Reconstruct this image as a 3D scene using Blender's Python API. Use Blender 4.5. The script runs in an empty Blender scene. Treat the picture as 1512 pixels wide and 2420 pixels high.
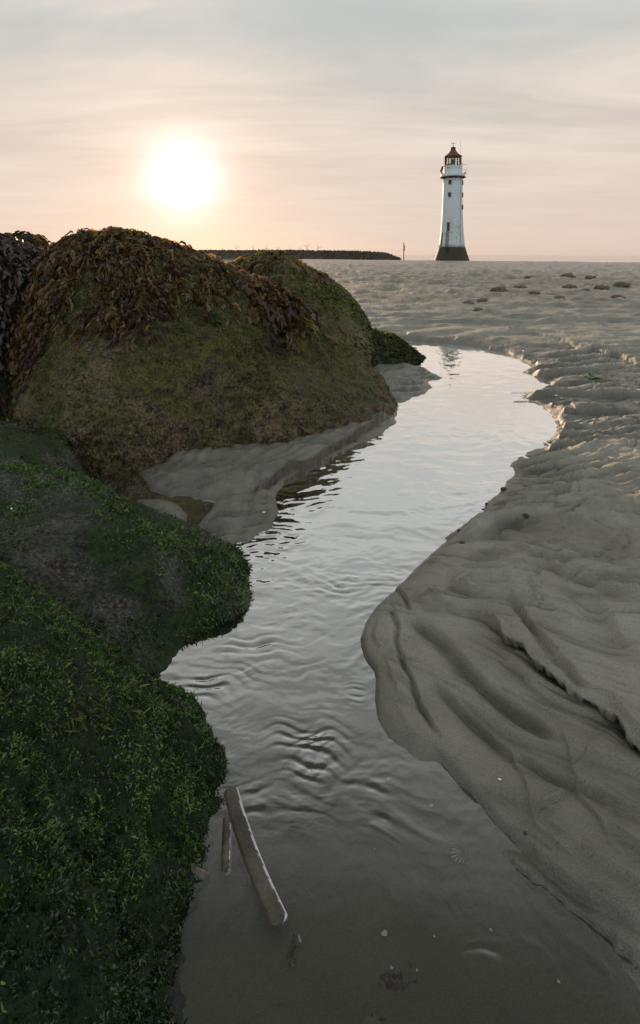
import bpy, math, random
import numpy as np
from mathutils import Vector, Matrix
random.seed(7)
RNG = np.random.default_rng(11)
PI = math.pi
D = bpy.data
S = bpy.context.scene
COL = S.collection

# ------------------------------------------------------------------ camera
F = 1358.0            # focal length in units of a 1512-wide copy of the photo
W0, H0 = 1512.0, 2419.0
CAMH = 0.70
TH = math.radians(3.5)
cam_d = D.cameras.new('camera')
cam = D.objects.new('camera', cam_d)
COL.objects.link(cam)
cam.location = (0, 0, CAMH)
cam.rotation_euler = (PI/2 - TH, 0, 0)
cam_d.sensor_fit = 'VERTICAL'
cam_d.sensor_height = 36.0
cam_d.sensor_width = 22.5
cam_d.lens = 36.0 * F / H0
HOR = 602.0
PY = HOR + F*math.tan(TH)
cam_d.shift_y = -(H0/2 - PY)/H0
cam_d.clip_start = 0.02
cam_d.clip_end = 60000
S.camera = cam
cam_d.dof.use_dof = False

# ------------------------------------------------------------------ world / sun / exposure
SUN_EL = math.radians(7.4)
SUN_AZ = math.radians(-13.3)       # to the left of the view axis (+Y)
sdir = Vector((math.sin(SUN_AZ)*math.cos(SUN_EL), math.cos(SUN_AZ)*math.cos(SUN_EL), math.sin(SUN_EL)))

class NT:
    """tiny helper for writing node trees"""
    def __init__(s, tree):
        s.t = tree; s.n = tree.nodes; s.l = tree.links; s.n.clear()
    def new(s, typ, **kw):
        nd = s.n.new(typ)
        for k, v in kw.items(): setattr(nd, k, v)
        return nd
    def put(s, sock, v):
        if v is None: return
        if hasattr(v, 'node'): s.l.new(v, sock)
        else:
            try: sock.default_value = v
            except Exception:
                sock.default_value = (*v, 1.0) if len(v) == 3 else v
    def math(s, op, a, b=None, c=None, clamp=False):
        nd = s.new('ShaderNodeMath', operation=op, use_clamp=clamp)
        s.put(nd.inputs[0], a); s.put(nd.inputs[1], b); s.put(nd.inputs[2], c)
        return nd.outputs[0]
    def vmath(s, op, a, b=None):
        nd = s.new('ShaderNodeVectorMath', operation=op)
        s.put(nd.inputs[0], a); s.put(nd.inputs[1], b)
        return nd.outputs[1] if op in ('DOT_PRODUCT', 'LENGTH', 'DISTANCE') else nd.outputs[0]
    def mix(s, f, a, b, blend='MIX'):
        nd = s.new('ShaderNodeMix', data_type='RGBA', blend_type=blend)
        nd.clamp_factor = True
        s.put(nd.inputs[0], f)
        for i, v in ((6, a), (7, b)):
            if not hasattr(v, 'node') and len(v) == 3: v = (*v, 1.0)
            s.put(nd.inputs[i], v)
        return nd.outputs[2]
    def ramp(s, f, stops, interp='LINEAR'):
        nd = s.new('ShaderNodeValToRGB')
        cr = nd.color_ramp; cr.interpolation = interp
        while len(cr.elements) > 1: cr.elements.remove(cr.elements[-1])
        cr.elements[0].position = stops[0][0]
        def c4(c): return (c, c, c, 1) if isinstance(c, (int, float)) else (*c, 1)
        cr.elements[0].color = c4(stops[0][1])
        for p, c in stops[1:]:
            e = cr.elements.new(p); e.color = c4(c)
        s.put(nd.inputs[0], f)
        return nd.outputs[0]
    def noise(s, vec, scale, detail=4, rough=.5, dist=0.0):
        nd = s.new('ShaderNodeTexNoise')
        nd.inputs['Scale'].default_value = scale; nd.inputs['Detail'].default_value = detail
        nd.inputs['Roughness'].default_value = rough; nd.inputs['Distortion'].default_value = dist
        s.put(nd.inputs['Vector'], vec)
        return nd.outputs[0]
    def voro(s, vec, scale, feature='F1'):
        nd = s.new('ShaderNodeTexVoronoi', feature=feature)
        nd.inputs['Scale'].default_value = scale; s.put(nd.inputs['Vector'], vec)
        return nd.outputs[0]
    def mapping(s, vec, scale=(1, 1, 1), rot=(0, 0, 0), loc=(0, 0, 0)):
        nd = s.new('ShaderNodeMapping')
        nd.inputs['Scale'].default_value = scale; nd.inputs['Rotation'].default_value = rot
        nd.inputs['Location'].default_value = loc
        s.put(nd.inputs['Vector'], vec)
        return nd.outputs[0]
    def bump(s, h, strength, dist, normal=None):
        nd = s.new('ShaderNodeBump')
        nd.inputs['Strength'].default_value = strength; nd.inputs['Distance'].default_value = dist
        s.put(nd.inputs['Height'], h)
        if normal is not None: s.put(nd.inputs['Normal'], normal)
        return nd.outputs[0]

world = D.worlds.new("World")
S.world = world
world.use_nodes = True
w = NT(world.node_tree)
tc = w.new('ShaderNodeTexCoord').outputs['Generated']
dirv = w.vmath('NORMALIZE', tc)
sep = w.new('ShaderNodeSeparateXYZ'); w.put(sep.inputs[0], dirv)
elev = sep.outputs[2]
cosun = w.vmath('DOT_PRODUCT', dirv, tuple(sdir))
omc = w.math('SUBTRACT', 1.0, cosun)
# physical sky
sky = w.new('ShaderNodeTexSky', sky_type='NISHITA')
sky.sun_disc = False
sky.sun_elevation = SUN_EL
sky.sun_rotation = SUN_AZ
sky.air_density = 1.0; sky.dust_density = .3; sky.ozone_density = 1.2
bg1 = w.new('ShaderNodeBackground'); w.put(bg1.inputs[0], sky.outputs[0]); bg1.inputs[1].default_value = 0.05
# thin high veil of cloud in front of it
veil = w.ramp(elev, [(0.0, (.560, .445, .405)), (.02, (.590, .470, .425)), (.09, (.610, .490, .430)), (.17, (.600, .500, .430)), (.25, (.53, .485, .430)),
                     (.36, (.445, .475, .460)), (.46, (.42, .455, .445)), (.56, (.39, .42, .41)), (.63, (.35, .375, .37)), (.72, (.30, .325, .32)), (.85, (.27, .29, .29)), (1.0, (.24, .26, .26))])
away = w.ramp(elev, [(0.0, (.60, .68, .72)), (.25, (.50, .57, .60)), (.45, (.32, .36, .38)), (.75, (.26, .29, .30)), (1.0, (.24, .26, .26))])
facing = w.math('MULTIPLY_ADD', cosun, 1.5, .25, clamp=True)
veilc = w.mix(facing, away, veil)
# streaky cirrus: direction projected onto a high layer
den = w.math('ADD', w.math('MAXIMUM', elev, 0.0), .10)
cx = w.math('DIVIDE', sep.outputs[0], den); cy = w.math('DIVIDE', sep.outputs[1], den)
cmb = w.new('ShaderNodeCombineXYZ'); w.put(cmb.inputs[0], cx); w.put(cmb.inputs[1], cy)
mp = w.mapping(cmb.outputs[0], scale=(.6, 1.25, 1), rot=(0, 0, math.radians(-12)), loc=(3.1, .7, 0))
cn = w.noise(mp, 1.1, 7, .55, .5)
mp2 = w.mapping(cmb.outputs[0], scale=(.28, .70, 1), rot=(0, 0, math.radians(8)), loc=(1.3, 5.2, 0))
cn2 = w.noise(mp2, 1.9, 7, .58, 1.3)
cl = w.math('MULTIPLY_ADD', w.math('ADD', cn, cn2), 1.0, -.5)
clr = w.ramp(cl, [(.30, 0.0), (.52, .45), (.72, 1.0)])
band = w.ramp(elev, [(0.0, 0.1), (.08, .45), (.2, 1.0), (.35, .9), (.5, .5), (1, .3)])
cf = w.math('MULTIPLY', clr, band)
veilc = w.mix(w.math('MULTIPLY', cf, .72), veilc, w.mix(facing, (.9, .95, .97), (.74, .635, .56)))
dark = w.math('MULTIPLY', w.ramp(cl, [(.25, 1.0), (.48, 0.0)]), w.math('MULTIPLY', band, .35))
veilc = w.mix(dark, veilc, w.mix(facing, (.5, .55, .57), (.49, .44, .415)))
bg2 = w.new('ShaderNodeBackground'); w.put(bg2.inputs[0], veilc); bg2.inputs[1].default_value = 1.42
# aureole of the sun behind the veil
g1 = w.math('MULTIPLY', w.math('EXPONENT', w.math('MULTIPLY', w.math('POWER', omc, 1.15), -1/.00058)), .62)
g2 = w.math('MULTIPLY', w.math('EXPONENT', w.math('MULTIPLY', omc, -1/.0040)), .20)
g3 = w.math('MULTIPLY', w.math('EXPONENT', w.math('MULTIPLY', omc, -1/.022)), .12)
glow = w.vmath('ADD', w.vmath('SCALE', (1, .93, .80)), w.vmath('SCALE', (1, 1, 1)))
def scaled(colr, f):
    nd = w.new('ShaderNodeVectorMath', operation='SCALE'); nd.inputs[0].default_value = colr; w.put(nd.inputs['Scale'], f); return nd.outputs[0]
glow = w.vmath('ADD', w.vmath('ADD', scaled((.85, .95, 1.0), g1), scaled((1, .80, .60), g2)), scaled((1, .40, .13), g3))
bg3 = w.new('ShaderNodeBackground'); w.put(bg3.inputs[0], glow); bg3.inputs[1].default_value = 1.0
a1 = w.new('ShaderNodeMixShader'); a1.inputs[0].default_value = .82; w.l.new(bg1.outputs[0], a1.inputs[1]); w.l.new(bg2.outputs[0], a1.inputs[2])
a2 = w.new('ShaderNodeAddShader'); w.l.new(a1.outputs[0], a2.inputs[0]); w.l.new(bg3.outputs[0], a2.inputs[1])
wo = w.new('ShaderNodeOutputWorld'); w.l.new(a2.outputs[0], wo.inputs[0])

sun_d = D.lights.new('sun', 'SUN'); sun_d.energy = 5.0; sun_d.angle = math.radians(0.6); sun_d.color = (1.0, .70, .46)
sun = D.objects.new('sun', sun_d); COL.objects.link(sun)
sun.rotation_euler = sdir.to_track_quat('Z', 'Y').to_euler()
sun.location = (-20, 60, 20)

S.render.engine = 'CYCLES'
S.view_settings.view_transform = 'Standard'
S.view_settings.look = 'None'
S.view_settings.exposure = 0.0
S.view_settings.gamma = 1.0
S.cycles.max_bounces = 6
S.cycles.transparent_max_bounces = 12
S.cycles.caustics_reflective = False
S.cycles.caustics_refractive = False
S.cycles.sample_clamp_indirect = 6.0

# ------------------------------------------------------------------ helpers
def tag(o, label=None, cat=None, group=None, kind=None):
    if label: o['label'] = label
    if cat: o['category'] = cat
    if group: o['group'] = group
    if kind: o['kind'] = kind
    return o
def empty(name, loc=(0, 0, 0), rz=0.0):
    o = D.objects.new(name, None); COL.objects.link(o); o.location = loc; o.rotation_euler = (0, 0, rz)
    o.empty_display_size = .1
    return o
def raw_mesh(name, V, Fc, mat, parent=None, smooth=True, attrs=None):
    """V (n,3), Fc (m,k) with constant k, or list of tuples"""
    me = D.meshes.new(name)
    V = np.asarray(V, dtype=np.float64)
    if isinstance(Fc, np.ndarray):
        m, k = Fc.shape
        me.vertices.add(len(V)); me.vertices.foreach_set('co', V.astype(np.float32).ravel())
        me.loops.add(m*k); me.loops.foreach_set('vertex_index', Fc.astype(np.int32).ravel())
        me.polygons.add(m); me.polygons.foreach_set('loop_start', np.arange(0, m*k, k, dtype=np.int32))
        me.polygons.foreach_set('loop_total', np.full(m, k, dtype=np.int32))
        me.update(calc_edges=True)
    else:
        me.from_pydata([tuple(v) for v in V], [], [tuple(f) for f in Fc]); me.update()
    if smooth: me.polygons.foreach_set('use_smooth', np.ones(len(me.polygons), dtype=bool))
    if attrs:
        for an, av in attrs.items():
            a = me.attributes.new(an, 'FLOAT', 'POINT'); a.data.foreach_set('value', np.asarray(av, dtype=np.float32))
    me.materials.append(mat)
    o = D.objects.new(name, me); COL.objects.link(o)
    if parent: o.parent = parent
    return o
class MB:
    def __init__(s): s.v = []; s.f = []
    def add(s, V, Fc):
        b = len(s.v); s.v += [tuple(p) for p in V]; s.f += [tuple(i+b for i in f) for f in Fc]; return s
    def box(s, c, d, rz=0.0, M=None):
        V = [Vector((sx*d[0]/2, sy*d[1]/2, sz*d[2]/2)) for sz in (-1, 1) for sx, sy in ((-1, -1), (1, -1), (1, 1), (-1, 1))]
        R = M if M is not None else Matrix.Rotation(rz, 3, 'Z')
        V = [R @ p + Vector(c) for p in V]
        return s.add(V, [(3, 2, 1, 0), (4, 5, 6, 7), (0, 1, 5, 4), (1, 2, 6, 5), (2, 3, 7, 6), (3, 0, 4, 7)])
    def tube(s, pts, rad, n=8, cap=True):
        pts = [Vector(p) for p in pts]; m = len(pts)
        rr = rad if isinstance(rad, (list, tuple)) else [rad]*m
        V = []
        for i, p in enumerate(pts):
            t = (pts[min(i+1, m-1)] - pts[max(i-1, 0)]).normalized()
            a = t.orthogonal().normalized() if abs(t.z) < .99 else Vector((1, 0, 0))
            b = t.cross(a).normalized(); a = b.cross(t)
            for k in range(n):
                q = 2*PI*k/n; V.append(p + (a*math.cos(q) + b*math.sin(q))*rr[i])
        Fc = [(i*n+k, i*n+(k+1) % n, (i+1)*n+(k+1) % n, (i+1)*n+k) for i in range(m-1) for k in range(n)]
        if cap: Fc += [tuple(range(n-1, -1, -1)), tuple((m-1)*n+k for k in range(n))]
        return s.add(V, Fc)
    def lathe(s, prof, n=48, c=(0, 0, 0), close=True):
        V = [(c[0]+r*math.cos(2*PI*k/n), c[1]+r*math.sin(2*PI*k/n), c[2]+z) for r, z in prof for k in range(n)]
        m = len(prof)
        Fc = [(i*n+k, i*n+(k+1) % n, (i+1)*n+(k+1) % n, (i+1)*n+k) for i in range(m-1) for k in range(n)]
        if close: Fc += [tuple(range(n-1, -1, -1)), tuple((m-1)*n+k for k in range(n))]
        return s.add(V, Fc)
    def build(s, name, mat, parent=None, smooth=False):
        return raw_mesh(name, s.v, s.f, mat, parent, smooth)

# numpy gradient noise
_perm = np.random.default_rng(3).permutation(256); _perm = np.concatenate([_perm, _perm, _perm])
_g2 = np.stack([np.cos(np.arange(256)*2*PI/256*37), np.sin(np.arange(256)*2*PI/256*37)], 1)
_g3 = np.random.default_rng(5).normal(size=(256, 3)); _g3 /= np.linalg.norm(_g3, axis=1)[:, None]
def pn2(x, y):
    xi = np.floor(x).astype(np.int64); yi = np.floor(y).astype(np.int64)
    xf = x-xi; yf = y-yi; xi &= 255; yi &= 255
    u = xf*xf*xf*(xf*(xf*6-15)+10); v = yf*yf*yf*(yf*(yf*6-15)+10)
    def g(ix, iy, fx, fy):
        h = _perm[_perm[ix & 255]+(iy & 255)]; return _g2[h, 0]*fx+_g2[h, 1]*fy
    a = g(xi, yi, xf, yf); b = g(xi+1, yi, xf-1, yf); c = g(xi, yi+1, xf, yf-1); d = g(xi+1, yi+1, xf-1, yf-1)
    return ((a*(1-u)+b*u)*(1-v)+(c*(1-u)+d*u)*v)*1.5
def pn3(p):
    pi = np.floor(p).astype(np.int64); pf = p-pi; pi &= 255
    w3 = pf*pf*pf*(pf*(pf*6-15)+10); out = 0
    for dx in (0, 1):
        for dy in (0, 1):
            for dz in (0, 1):
                h = _perm[_perm[_perm[(pi[:, 0]+dx) & 255]+((pi[:, 1]+dy) & 255)]+((pi[:, 2]+dz) & 255)]
                g = _g3[h]; dd = g[:, 0]*(pf[:, 0]-dx)+g[:, 1]*(pf[:, 1]-dy)+g[:, 2]*(pf[:, 2]-dz)
                wt = (w3[:, 0] if dx else 1-w3[:, 0])*(w3[:, 1] if dy else 1-w3[:, 1])*(w3[:, 2] if dz else 1-w3[:, 2])
                out = out+wt*dd
    return out*1.4
def fbm2(x, y, o=4, lac=2.03, g=.5):
    r = 0; a = 1.0; n = 0
    for i in range(o): r = r+a*pn2(x+17.3*i, y-9.1*i); n += a; x = x*lac; y = y*lac; a *= g
    return r/n
def fbm3(p, o=4, lac=2.03, g=.5):
    r = 0; a = 1.0; n = 0
    for i in range(o): r = r+a*pn3(p+11.7*i); n += a; p = p*lac; a *= g
    return r/n
def ridge2(x, y, o=3, g=.5):
    r = 0; a = 1.0; n = 0
    for i in range(o): r = r+a*(1-2*np.abs(pn2(x+5.3*i, y+7.7*i))); n += a; x = x*2.1; y = y*2.1; a *= g
    return r/n
def sstep(a, b, x):
    t = np.clip((x-a)/(b-a), 0, 1); return t*t*(3-2*t)

CAM = np.array([0, 0, CAMH])
def ray(px, py):
    u = (px-W0/2)/F; v = -(py-PY)/F
    return np.array([u, math.cos(TH)+v*math.sin(TH), -math.sin(TH)+v*math.cos(TH)])
def WZ(px, py, z=0.0):                 # where the line of sight meets the level z
    r = ray(px, py); return CAM+r*((z-CAMH)/r[2])
def WY(px, py, Y):                     # a point at the distance Y
    r = ray(px, py); return CAM+r*(Y/r[1])
def to_px(X, Y, Z):
    dy = Y; dz = Z-CAMH
    dep = dy*math.cos(TH)-dz*math.sin(TH); up = dy*math.sin(TH)+dz*math.cos(TH)
    dep = np.maximum(dep, 1e-3)
    return W0/2+F*X/dep, PY-F*up/dep
def gpts(pl): return np.array([WZ(x, y)[:2] for x, y in pl])

def seg_dist(P, A, closed=False):
    """distance, side sign and param of the points P to the polyline A"""
    n = len(A); segs = [(A[i], A[(i+1) % n]) for i in range(n if closed else n-1)]
    best = np.full(len(P), 1e9); side = np.ones(len(P)); par = np.zeros(len(P)); L = 0
    for a, b in segs:
        ab = b-a; l = math.hypot(*ab)
        if l < 1e-9: continue
        t = np.clip(((P-a)@ab)/(l*l), 0, 1)
        dx = P[:, 0]-(a[0]+t*ab[0]); dy = P[:, 1]-(a[1]+t*ab[1])
        d = dx*dx+dy*dy; m = d < best
        best[m] = d[m]; side[m] = np.sign((ab[0]*(P[m, 1]-a[1])-ab[1]*(P[m, 0]-a[0]))); par[m] = L+t[m]*l
        L += l
    return np.sqrt(best), side, par, L
def inside(P, A):
    r = np.zeros(len(P), dtype=bool); n = len(A)
    for i in range(n):
        x1, y1 = A[i]; x2, y2 = A[(i+1) % n]
        c = ((y1 > P[:, 1]) != (y2 > P[:, 1]))
        if not c.any(): continue
        xx = (x2-x1)*(P[:, 1]-y1)/(y2-y1+1e-15)+x1
        r ^= c & (P[:, 0] < xx)
    return r
def sdf(P, A):
    d = seg_dist(P, A, True)[0]; return np.where(inside(P, A), d, -d)   # positive inside
def smoothline(A, k=4):
    """Catmull-Rom through the points"""
    A = np.asarray(A); out = []
    for i in range(len(A)-1):
        p0 = A[max(i-1, 0)]; p1 = A[i]; p2 = A[i+1]; p3 = A[min(i+2, len(A)-1)]
        for j in range(k):
            t = j/k
            out.append(.5*((2*p1)+(-p0+p2)*t+(2*p0-5*p1+4*p2-p3)*t*t+(-p0+3*p1-3*p2+p3)*t**3))
    out.append(A[-1]); return np.array(out)

# ------------------------------------------------------------------ materials
def new_mat(name):
    m = D.materials.new(name); m.use_nodes = True; return m, NT(m.node_tree)
def principled(nt, col, rough=.6, spec=.5, metal=0.0, normal=None, **kw):
    b = nt.new('ShaderNodeBsdfPrincipled')
    nt.put(b.inputs['Base Color'], col if hasattr(col, 'node') else (*col, 1.0))
    nt.put(b.inputs['Roughness'], rough); nt.put(b.inputs['Specular IOR Level'], spec); nt.put(b.inputs['Metallic'], metal)
    if normal is not None: nt.put(b.inputs['Normal'], normal)
    for k, v in kw.items(): nt.put(b.inputs[k.replace('_', ' ')], v)
    return b
def finish(nt, shader):
    o = nt.new('ShaderNodeOutputMaterial'); nt.l.new(shader if not hasattr(shader, 'outputs') else shader.outputs[0], o.inputs[0])
def simple(name, col, rough=.6, metal=0.0, var=.25, scale=6.0, spec=.5, bump=.0):
    m, n = new_mat(name)
    oc = n.new('ShaderNodeTexCoord').outputs['Object']
    nz = n.noise(oc, scale, 5, .6)
    c = n.mix(nz, tuple(x*(1-var) for x in col), tuple(min(1, x*(1+var)) for x in col))
    nm = n.bump(n.noise(oc, scale*4, 4), bump, .02) if bump else None
    finish(n, principled(n, c, rough, spec, metal, nm)); return m

# sand ---------------------------------------------------
m_sand, n = new_mat('sand')
oc = n.new('ShaderNodeTexCoord').outputs['Object']
sp = n.new('ShaderNodeSeparateXYZ'); n.put(sp.inputs[0], oc)
at = n.new('ShaderNodeAttribute'); at.attribute_name = 'wet_shade'; wet_shade = at.outputs['Fac']
at2 = n.new('ShaderNodeAttribute'); at2.attribute_name = 'silt'; silt = at2.outputs['Fac']
big = n.noise(n.mapping(oc, scale=(1, 1.6, 1)), 5.0, 6, .55, .6)
dry = n.mix(n.ramp(big, [(.35, 0.0), (.65, 1.0)]), (.345, .325, .258), (.455, .432, .352))
wet_shade_c = n.mix(n.ramp(big, [(.35, 0.0), (.65, 1.0)]), (.120, .112, .088), (.180, .169, .134))
c = n.mix(wet_shade, dry, wet_shade_c)
c = n.mix(n.math('MULTIPLY', silt, .8), c, (.085, .055, .032))
grain = n.noise(oc, 520.0, 3, .75)
c = n.mix(n.ramp(grain, [(.30, .75), (.52, .0)]), c, n.mix(.7, c, (.035, .03, .024)))
c = n.mix(n.ramp(grain, [(.62, 0.0), (.78, .5)]), c, (.50, .44, .36))
ng = n.bump(grain, .6, .0028)
ng = n.bump(n.noise(oc, 130, 4, .6), .5, .005, ng)
ng = n.bump(n.noise(n.mapping(oc, scale=(1, 1.7, 1), rot=(0, 0, .35)), 38, 4, .55, .8), .35, .009, ng)
rough = n.mix(wet_shade, (.72,)*3, (.24,)*3)
finish(n, principled(n, c, rough, n.math('MULTIPLY_ADD', wet_shade, .45, .35), normal=ng))

# water of the stream -------------------------------------
def water_mat(name, tint, rough, fine, fdist, milk=.0, milkc=(.1, .09, .07)):
    m, n = new_mat(name)
    oc = n.new('ShaderNodeTexCoord').outputs['Object']
    nz = n.noise(n.mapping(oc, scale=(1, .55, 1), rot=(0, 0, .5)), fine, 3, .5, .6)
    nm = n.bump(nz, .35, fdist)
    lw = n.new('ShaderNodeLayerWeight'); lw.inputs[0].default_value = .5; n.put(lw.inputs['Normal'], nm)
    fr = n.new('ShaderNodeMath', operation='MULTIPLY'); fr.inputs[1].default_value = 1.0
    n.put(fr.inputs[0], n.ramp(lw.outputs['Facing'], [(.12, .02), (.22, .035), (.37, .31), (.49, .60), (.59, .79), (.72, .92), (.92, .98)]))
    gl = n.new('ShaderNodeBsdfGlossy'); gl.inputs['Roughness'].default_value = rough; n.put(gl.inputs['Normal'], nm)
    gl.inputs['Color'].default_value = (1, 1, 1, 1)
    tr = n.new('ShaderNodeBsdfTransparent'); tr.inputs[0].default_value = (*tint, 1)
    low = tr.outputs[0]
    if milk > 0:
        df = n.new('ShaderNodeBsdfDiffuse'); df.inputs[0].default_value = (*milkc, 1)
        mx = n.new('ShaderNodeMixShader'); mx.inputs[0].default_value = milk
        n.l.new(low, mx.inputs[1]); n.l.new(df.outputs[0], mx.inputs[2]); low = mx.outputs[0]
    mx = n.new('ShaderNodeMixShader'); n.l.new(fr.outputs[0], mx.inputs[0]); n.l.new(low, mx.inputs[1]); n.l.new(gl.outputs[0], mx.inputs[2])
    finish(n, mx); return m
m_water = water_mat('stream_water', (.80, .80, .74), .03, 42, .0012, milk=.12, milkc=(.085, .075, .058))
m_sea, n = new_mat('sea_water')
oc = n.new('ShaderNodeTexCoord').outputs['Object']
nm = n.bump(n.noise(n.mapping(oc, scale=(.25, 1, 1)), .8, 4, .6), .16, .06)
finish(n, principled(n, (.22, .21, .18), .08, .5, normal=nm, IOR=1.7))

# rock -----------------------------------------------------
def rock_mat(name, base1, base2, green1, green2, gthr, gsoft=.12, purple=.3, scale=1.0, bumpk=1.0, zone=0.0):
    m, n = new_mat(name)
    oc = n.new('ShaderNodeTexCoord').outputs['Object']
    geo = n.new('ShaderNodeNewGeometry')
    sn = n.new('ShaderNodeSeparateXYZ'); n.put(sn.inputs[0], geo.outputs['True Normal'])
    nb = n.noise(oc, 3.2*scale, 8, .62, .3)
    ns = n.noise(n.mapping(oc, loc=(4, 1, 2)), 22*scale, 6, .65, .2)
    nf = n.noise(oc, 95*scale, 5, .7)
    stone = n.mix(n.ramp(ns, [(.36, 0.0), (.64, 1.0)]), base1, base2)
    stone = n.mix(n.ramp(nf, [(.52, 0.0), (.66, .8)]), stone, tuple(min(.4, x*1.8) for x in base2))
    pn = n.noise(n.mapping(oc, loc=(9, 3, 1)), 2.6*scale, 6, .6)
    stone = n.mix(n.math('MULTIPLY', n.ramp(pn, [(.48, 0.0), (.62, 1.0)]), purple), stone, (.075, .050, .048))
    gr = n.mix(n.ramp(nf, [(.3, 0.0), (.7, 1.0)]), green1, green2)
    yel = n.noise(n.mapping(oc, loc=(2, 7, 5)), 6*scale, 5, .6)
    gr = n.mix(n.math('MULTIPLY', n.ramp(yel, [(.5, 0.0), (.68, 1.0)]), .4), gr, (green2[0]*1.35, green2[1]*1.05, green2[2]*.7))
    gr = n.mix(n.ramp(ns, [(.38, .8), (.55, 0.0)]), gr, green1)
    mask = n.math('ADD', n.math('ADD', nb, n.math('MULTIPLY', ns, .35)), n.math('MULTIPLY', sn.outputs[2], .10))
    if zone:
        so = n.new('ShaderNodeSeparateXYZ'); n.put(so.inputs[0], oc)
        mask = n.math('ADD', mask, n.math('MULTIPLY', n.math('MINIMUM', so.outputs[2], .25), zone))
    mask = n.ramp(n.math('SUBTRACT', mask, .17), [(gthr-gsoft, 0.0), (gthr+gsoft, 1.0)])
    c = n.mix(mask, stone, gr)
    # pits and pale barnacle specks
    c = n.mix(n.ramp(nf, [(.34, .95), (.49, 0.0)]), c, (.010, .008, .006))
    bv = n.voro(oc, 60*scale)
    bm = n.math('MULTIPLY', n.ramp(bv, [(.05, 1.0), (.09, 0.0)]), n.ramp(n.noise(n.mapping(oc, loc=(1, 8, 3)), 5*scale, 4), [(.54, 0.0), (.62, .7)]))
    c = n.mix(bm, c, (.26, .25, .20))
    nm = n.bump(nf, 1.0*bumpk, .011/scale)
    nm = n.bump(ns, 1.0*bumpk, .028/scale, nm)
    ft = n.noise(n.mapping(oc, scale=(1, 1, .35)), 260*scale, 3, .7)
    nm = n.bump(ft, .5*bumpk, .003/scale, nm)
    rg = n.ramp(nf, [(.3, .42), (.7, .8)])
    finish(n, principled(n, c, rg, .32, normal=nm)); return m
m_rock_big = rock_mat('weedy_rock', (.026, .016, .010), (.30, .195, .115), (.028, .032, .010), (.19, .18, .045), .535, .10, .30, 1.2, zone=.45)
m_rock_mid = rock_mat('wet_mossy_rock', (.030, .026, .024), (.19, .168, .150), (.010, .028, .007), (.055, .10, .020), .56, .08, .45, 1.7)
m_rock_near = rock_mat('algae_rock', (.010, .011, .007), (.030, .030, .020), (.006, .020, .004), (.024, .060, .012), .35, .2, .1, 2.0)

def frond_mat(name, c1, c2, c3, rough=.4, trans=.45, spec=.5):
    m, n = new_mat(name)
    at = n.new('ShaderNodeAttribute'); at.attribute_name = 'tone'
    c = n.ramp(at.outputs['Fac'], [(0.0, c1), (.5, c2), (1.0, c3)])
    b = principled(n, c, rough, spec)
    t = n.new('ShaderNodeBsdfTranslucent'); n.put(t.inputs[0], n.mix(.5, c, n.mix(1.0, c, (1.0, .95, .5), 'MULTIPLY')))
    mx = n.new('ShaderNodeMixShader'); mx.inputs[0].default_value = trans
    n.l.new(b.outputs[0], mx.inputs[1]); n.l.new(t.outputs[0], mx.inputs[2])
    finish(n, mx); return m
m_lettuce = frond_mat('green_algae', (.005, .018, .003), (.030, .090, .010), (.24, .36, .08), .24, .35, .8)
m_moss = frond_mat('olive_moss', (.018, .018, .006), (.10, .115, .022), (.32, .34, .06), .55, .4, .3)
m_wrack = frond_mat('brown_wrack', (.035, .020, .010), (.15, .088, .034), (.42, .28, .11), .22, .55, .8)
m_wrackd = frond_mat('dark_wrack', (.018, .010, .007), (.050, .028, .018), (.15, .10, .07), .22, .3, .8)
m_string = frond_mat('purple_string_weed', (.020, .009, .009), (.055, .024, .024), (.10, .052, .045), .4, .35, .5)

def paint_mat():
    m, n = new_mat('white_tower_paint')
    oc = n.new('ShaderNodeTexCoord').outputs['Object']
    st = n.noise(n.mapping(oc, scale=(1, 1, .22)), 1.6, 6, .65)
    bl = n.noise(n.mapping(oc, loc=(3, 1, 4)), 1.1, 7, .7)
    sp = n.new('ShaderNodeSeparateXYZ'); n.put(sp.inputs[0], oc)
    low = n.ramp(n.math('DIVIDE', sp.outputs[2], 30.0), [(.1, 1.0), (.34, .75), (.4, .15), (.8, .25), (1, .4)])
    wear = n.math('MULTIPLY', n.ramp(bl, [(.5, 0.0), (.62, .8)]), low)
    c = n.mix(n.ramp(st, [(.3, .5), (.6, 0.0)]), (.72, .76, .76), (.55, .57, .55))
    c = n.mix(wear, c, (.36, .37, .35))
    finish(n, principled(n, c, .6, .3, normal=n.bump(bl, .3, .02))); return m
m_paint = paint_mat()
m_base = simple('dark_weedy_stone', (.055, .042, .024), .7, var=.4, scale=1.4, bump=.5)
m_rust = simple('rusty_red_metal', (.16, .065, .035), .6, .1, scale=3)
m_bars = simple('rusty_bars', (.12, .06, .035), .6, .2, scale=3)
m_dark = simple('dark_opening', (.018, .015, .013), .5, var=.2)
m_door = simple('brown_red_door', (.085, .035, .026), .5, var=.2)
m_grey = simple('weathered_metal', (.20, .21, .20), .5, .3)
m_iron = simple('dark_iron', (.035, .032, .028), .6, .2)
m_whitep = simple('pale_metal', (.60, .60, .58), .5)
m_rubble = simple('rubble_stone', (.085, .065, .045), .8, var=.5, scale=.6, bump=.4)
m_turb = simple('turbine_white', (.55, .50, .47), .5, var=.05)
m_glass, n = new_mat('lantern_glass')
gfr = n.new('ShaderNodeFresnel'); gfr.inputs[0].default_value = 1.3
gtr = n.new('ShaderNodeBsdfTransparent'); gtr.inputs[0].default_value = (.93, .95, .94, 1)
ggl = n.new('ShaderNodeBsdfGlossy'); ggl.inputs['Roughness'].default_value = .1
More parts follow.
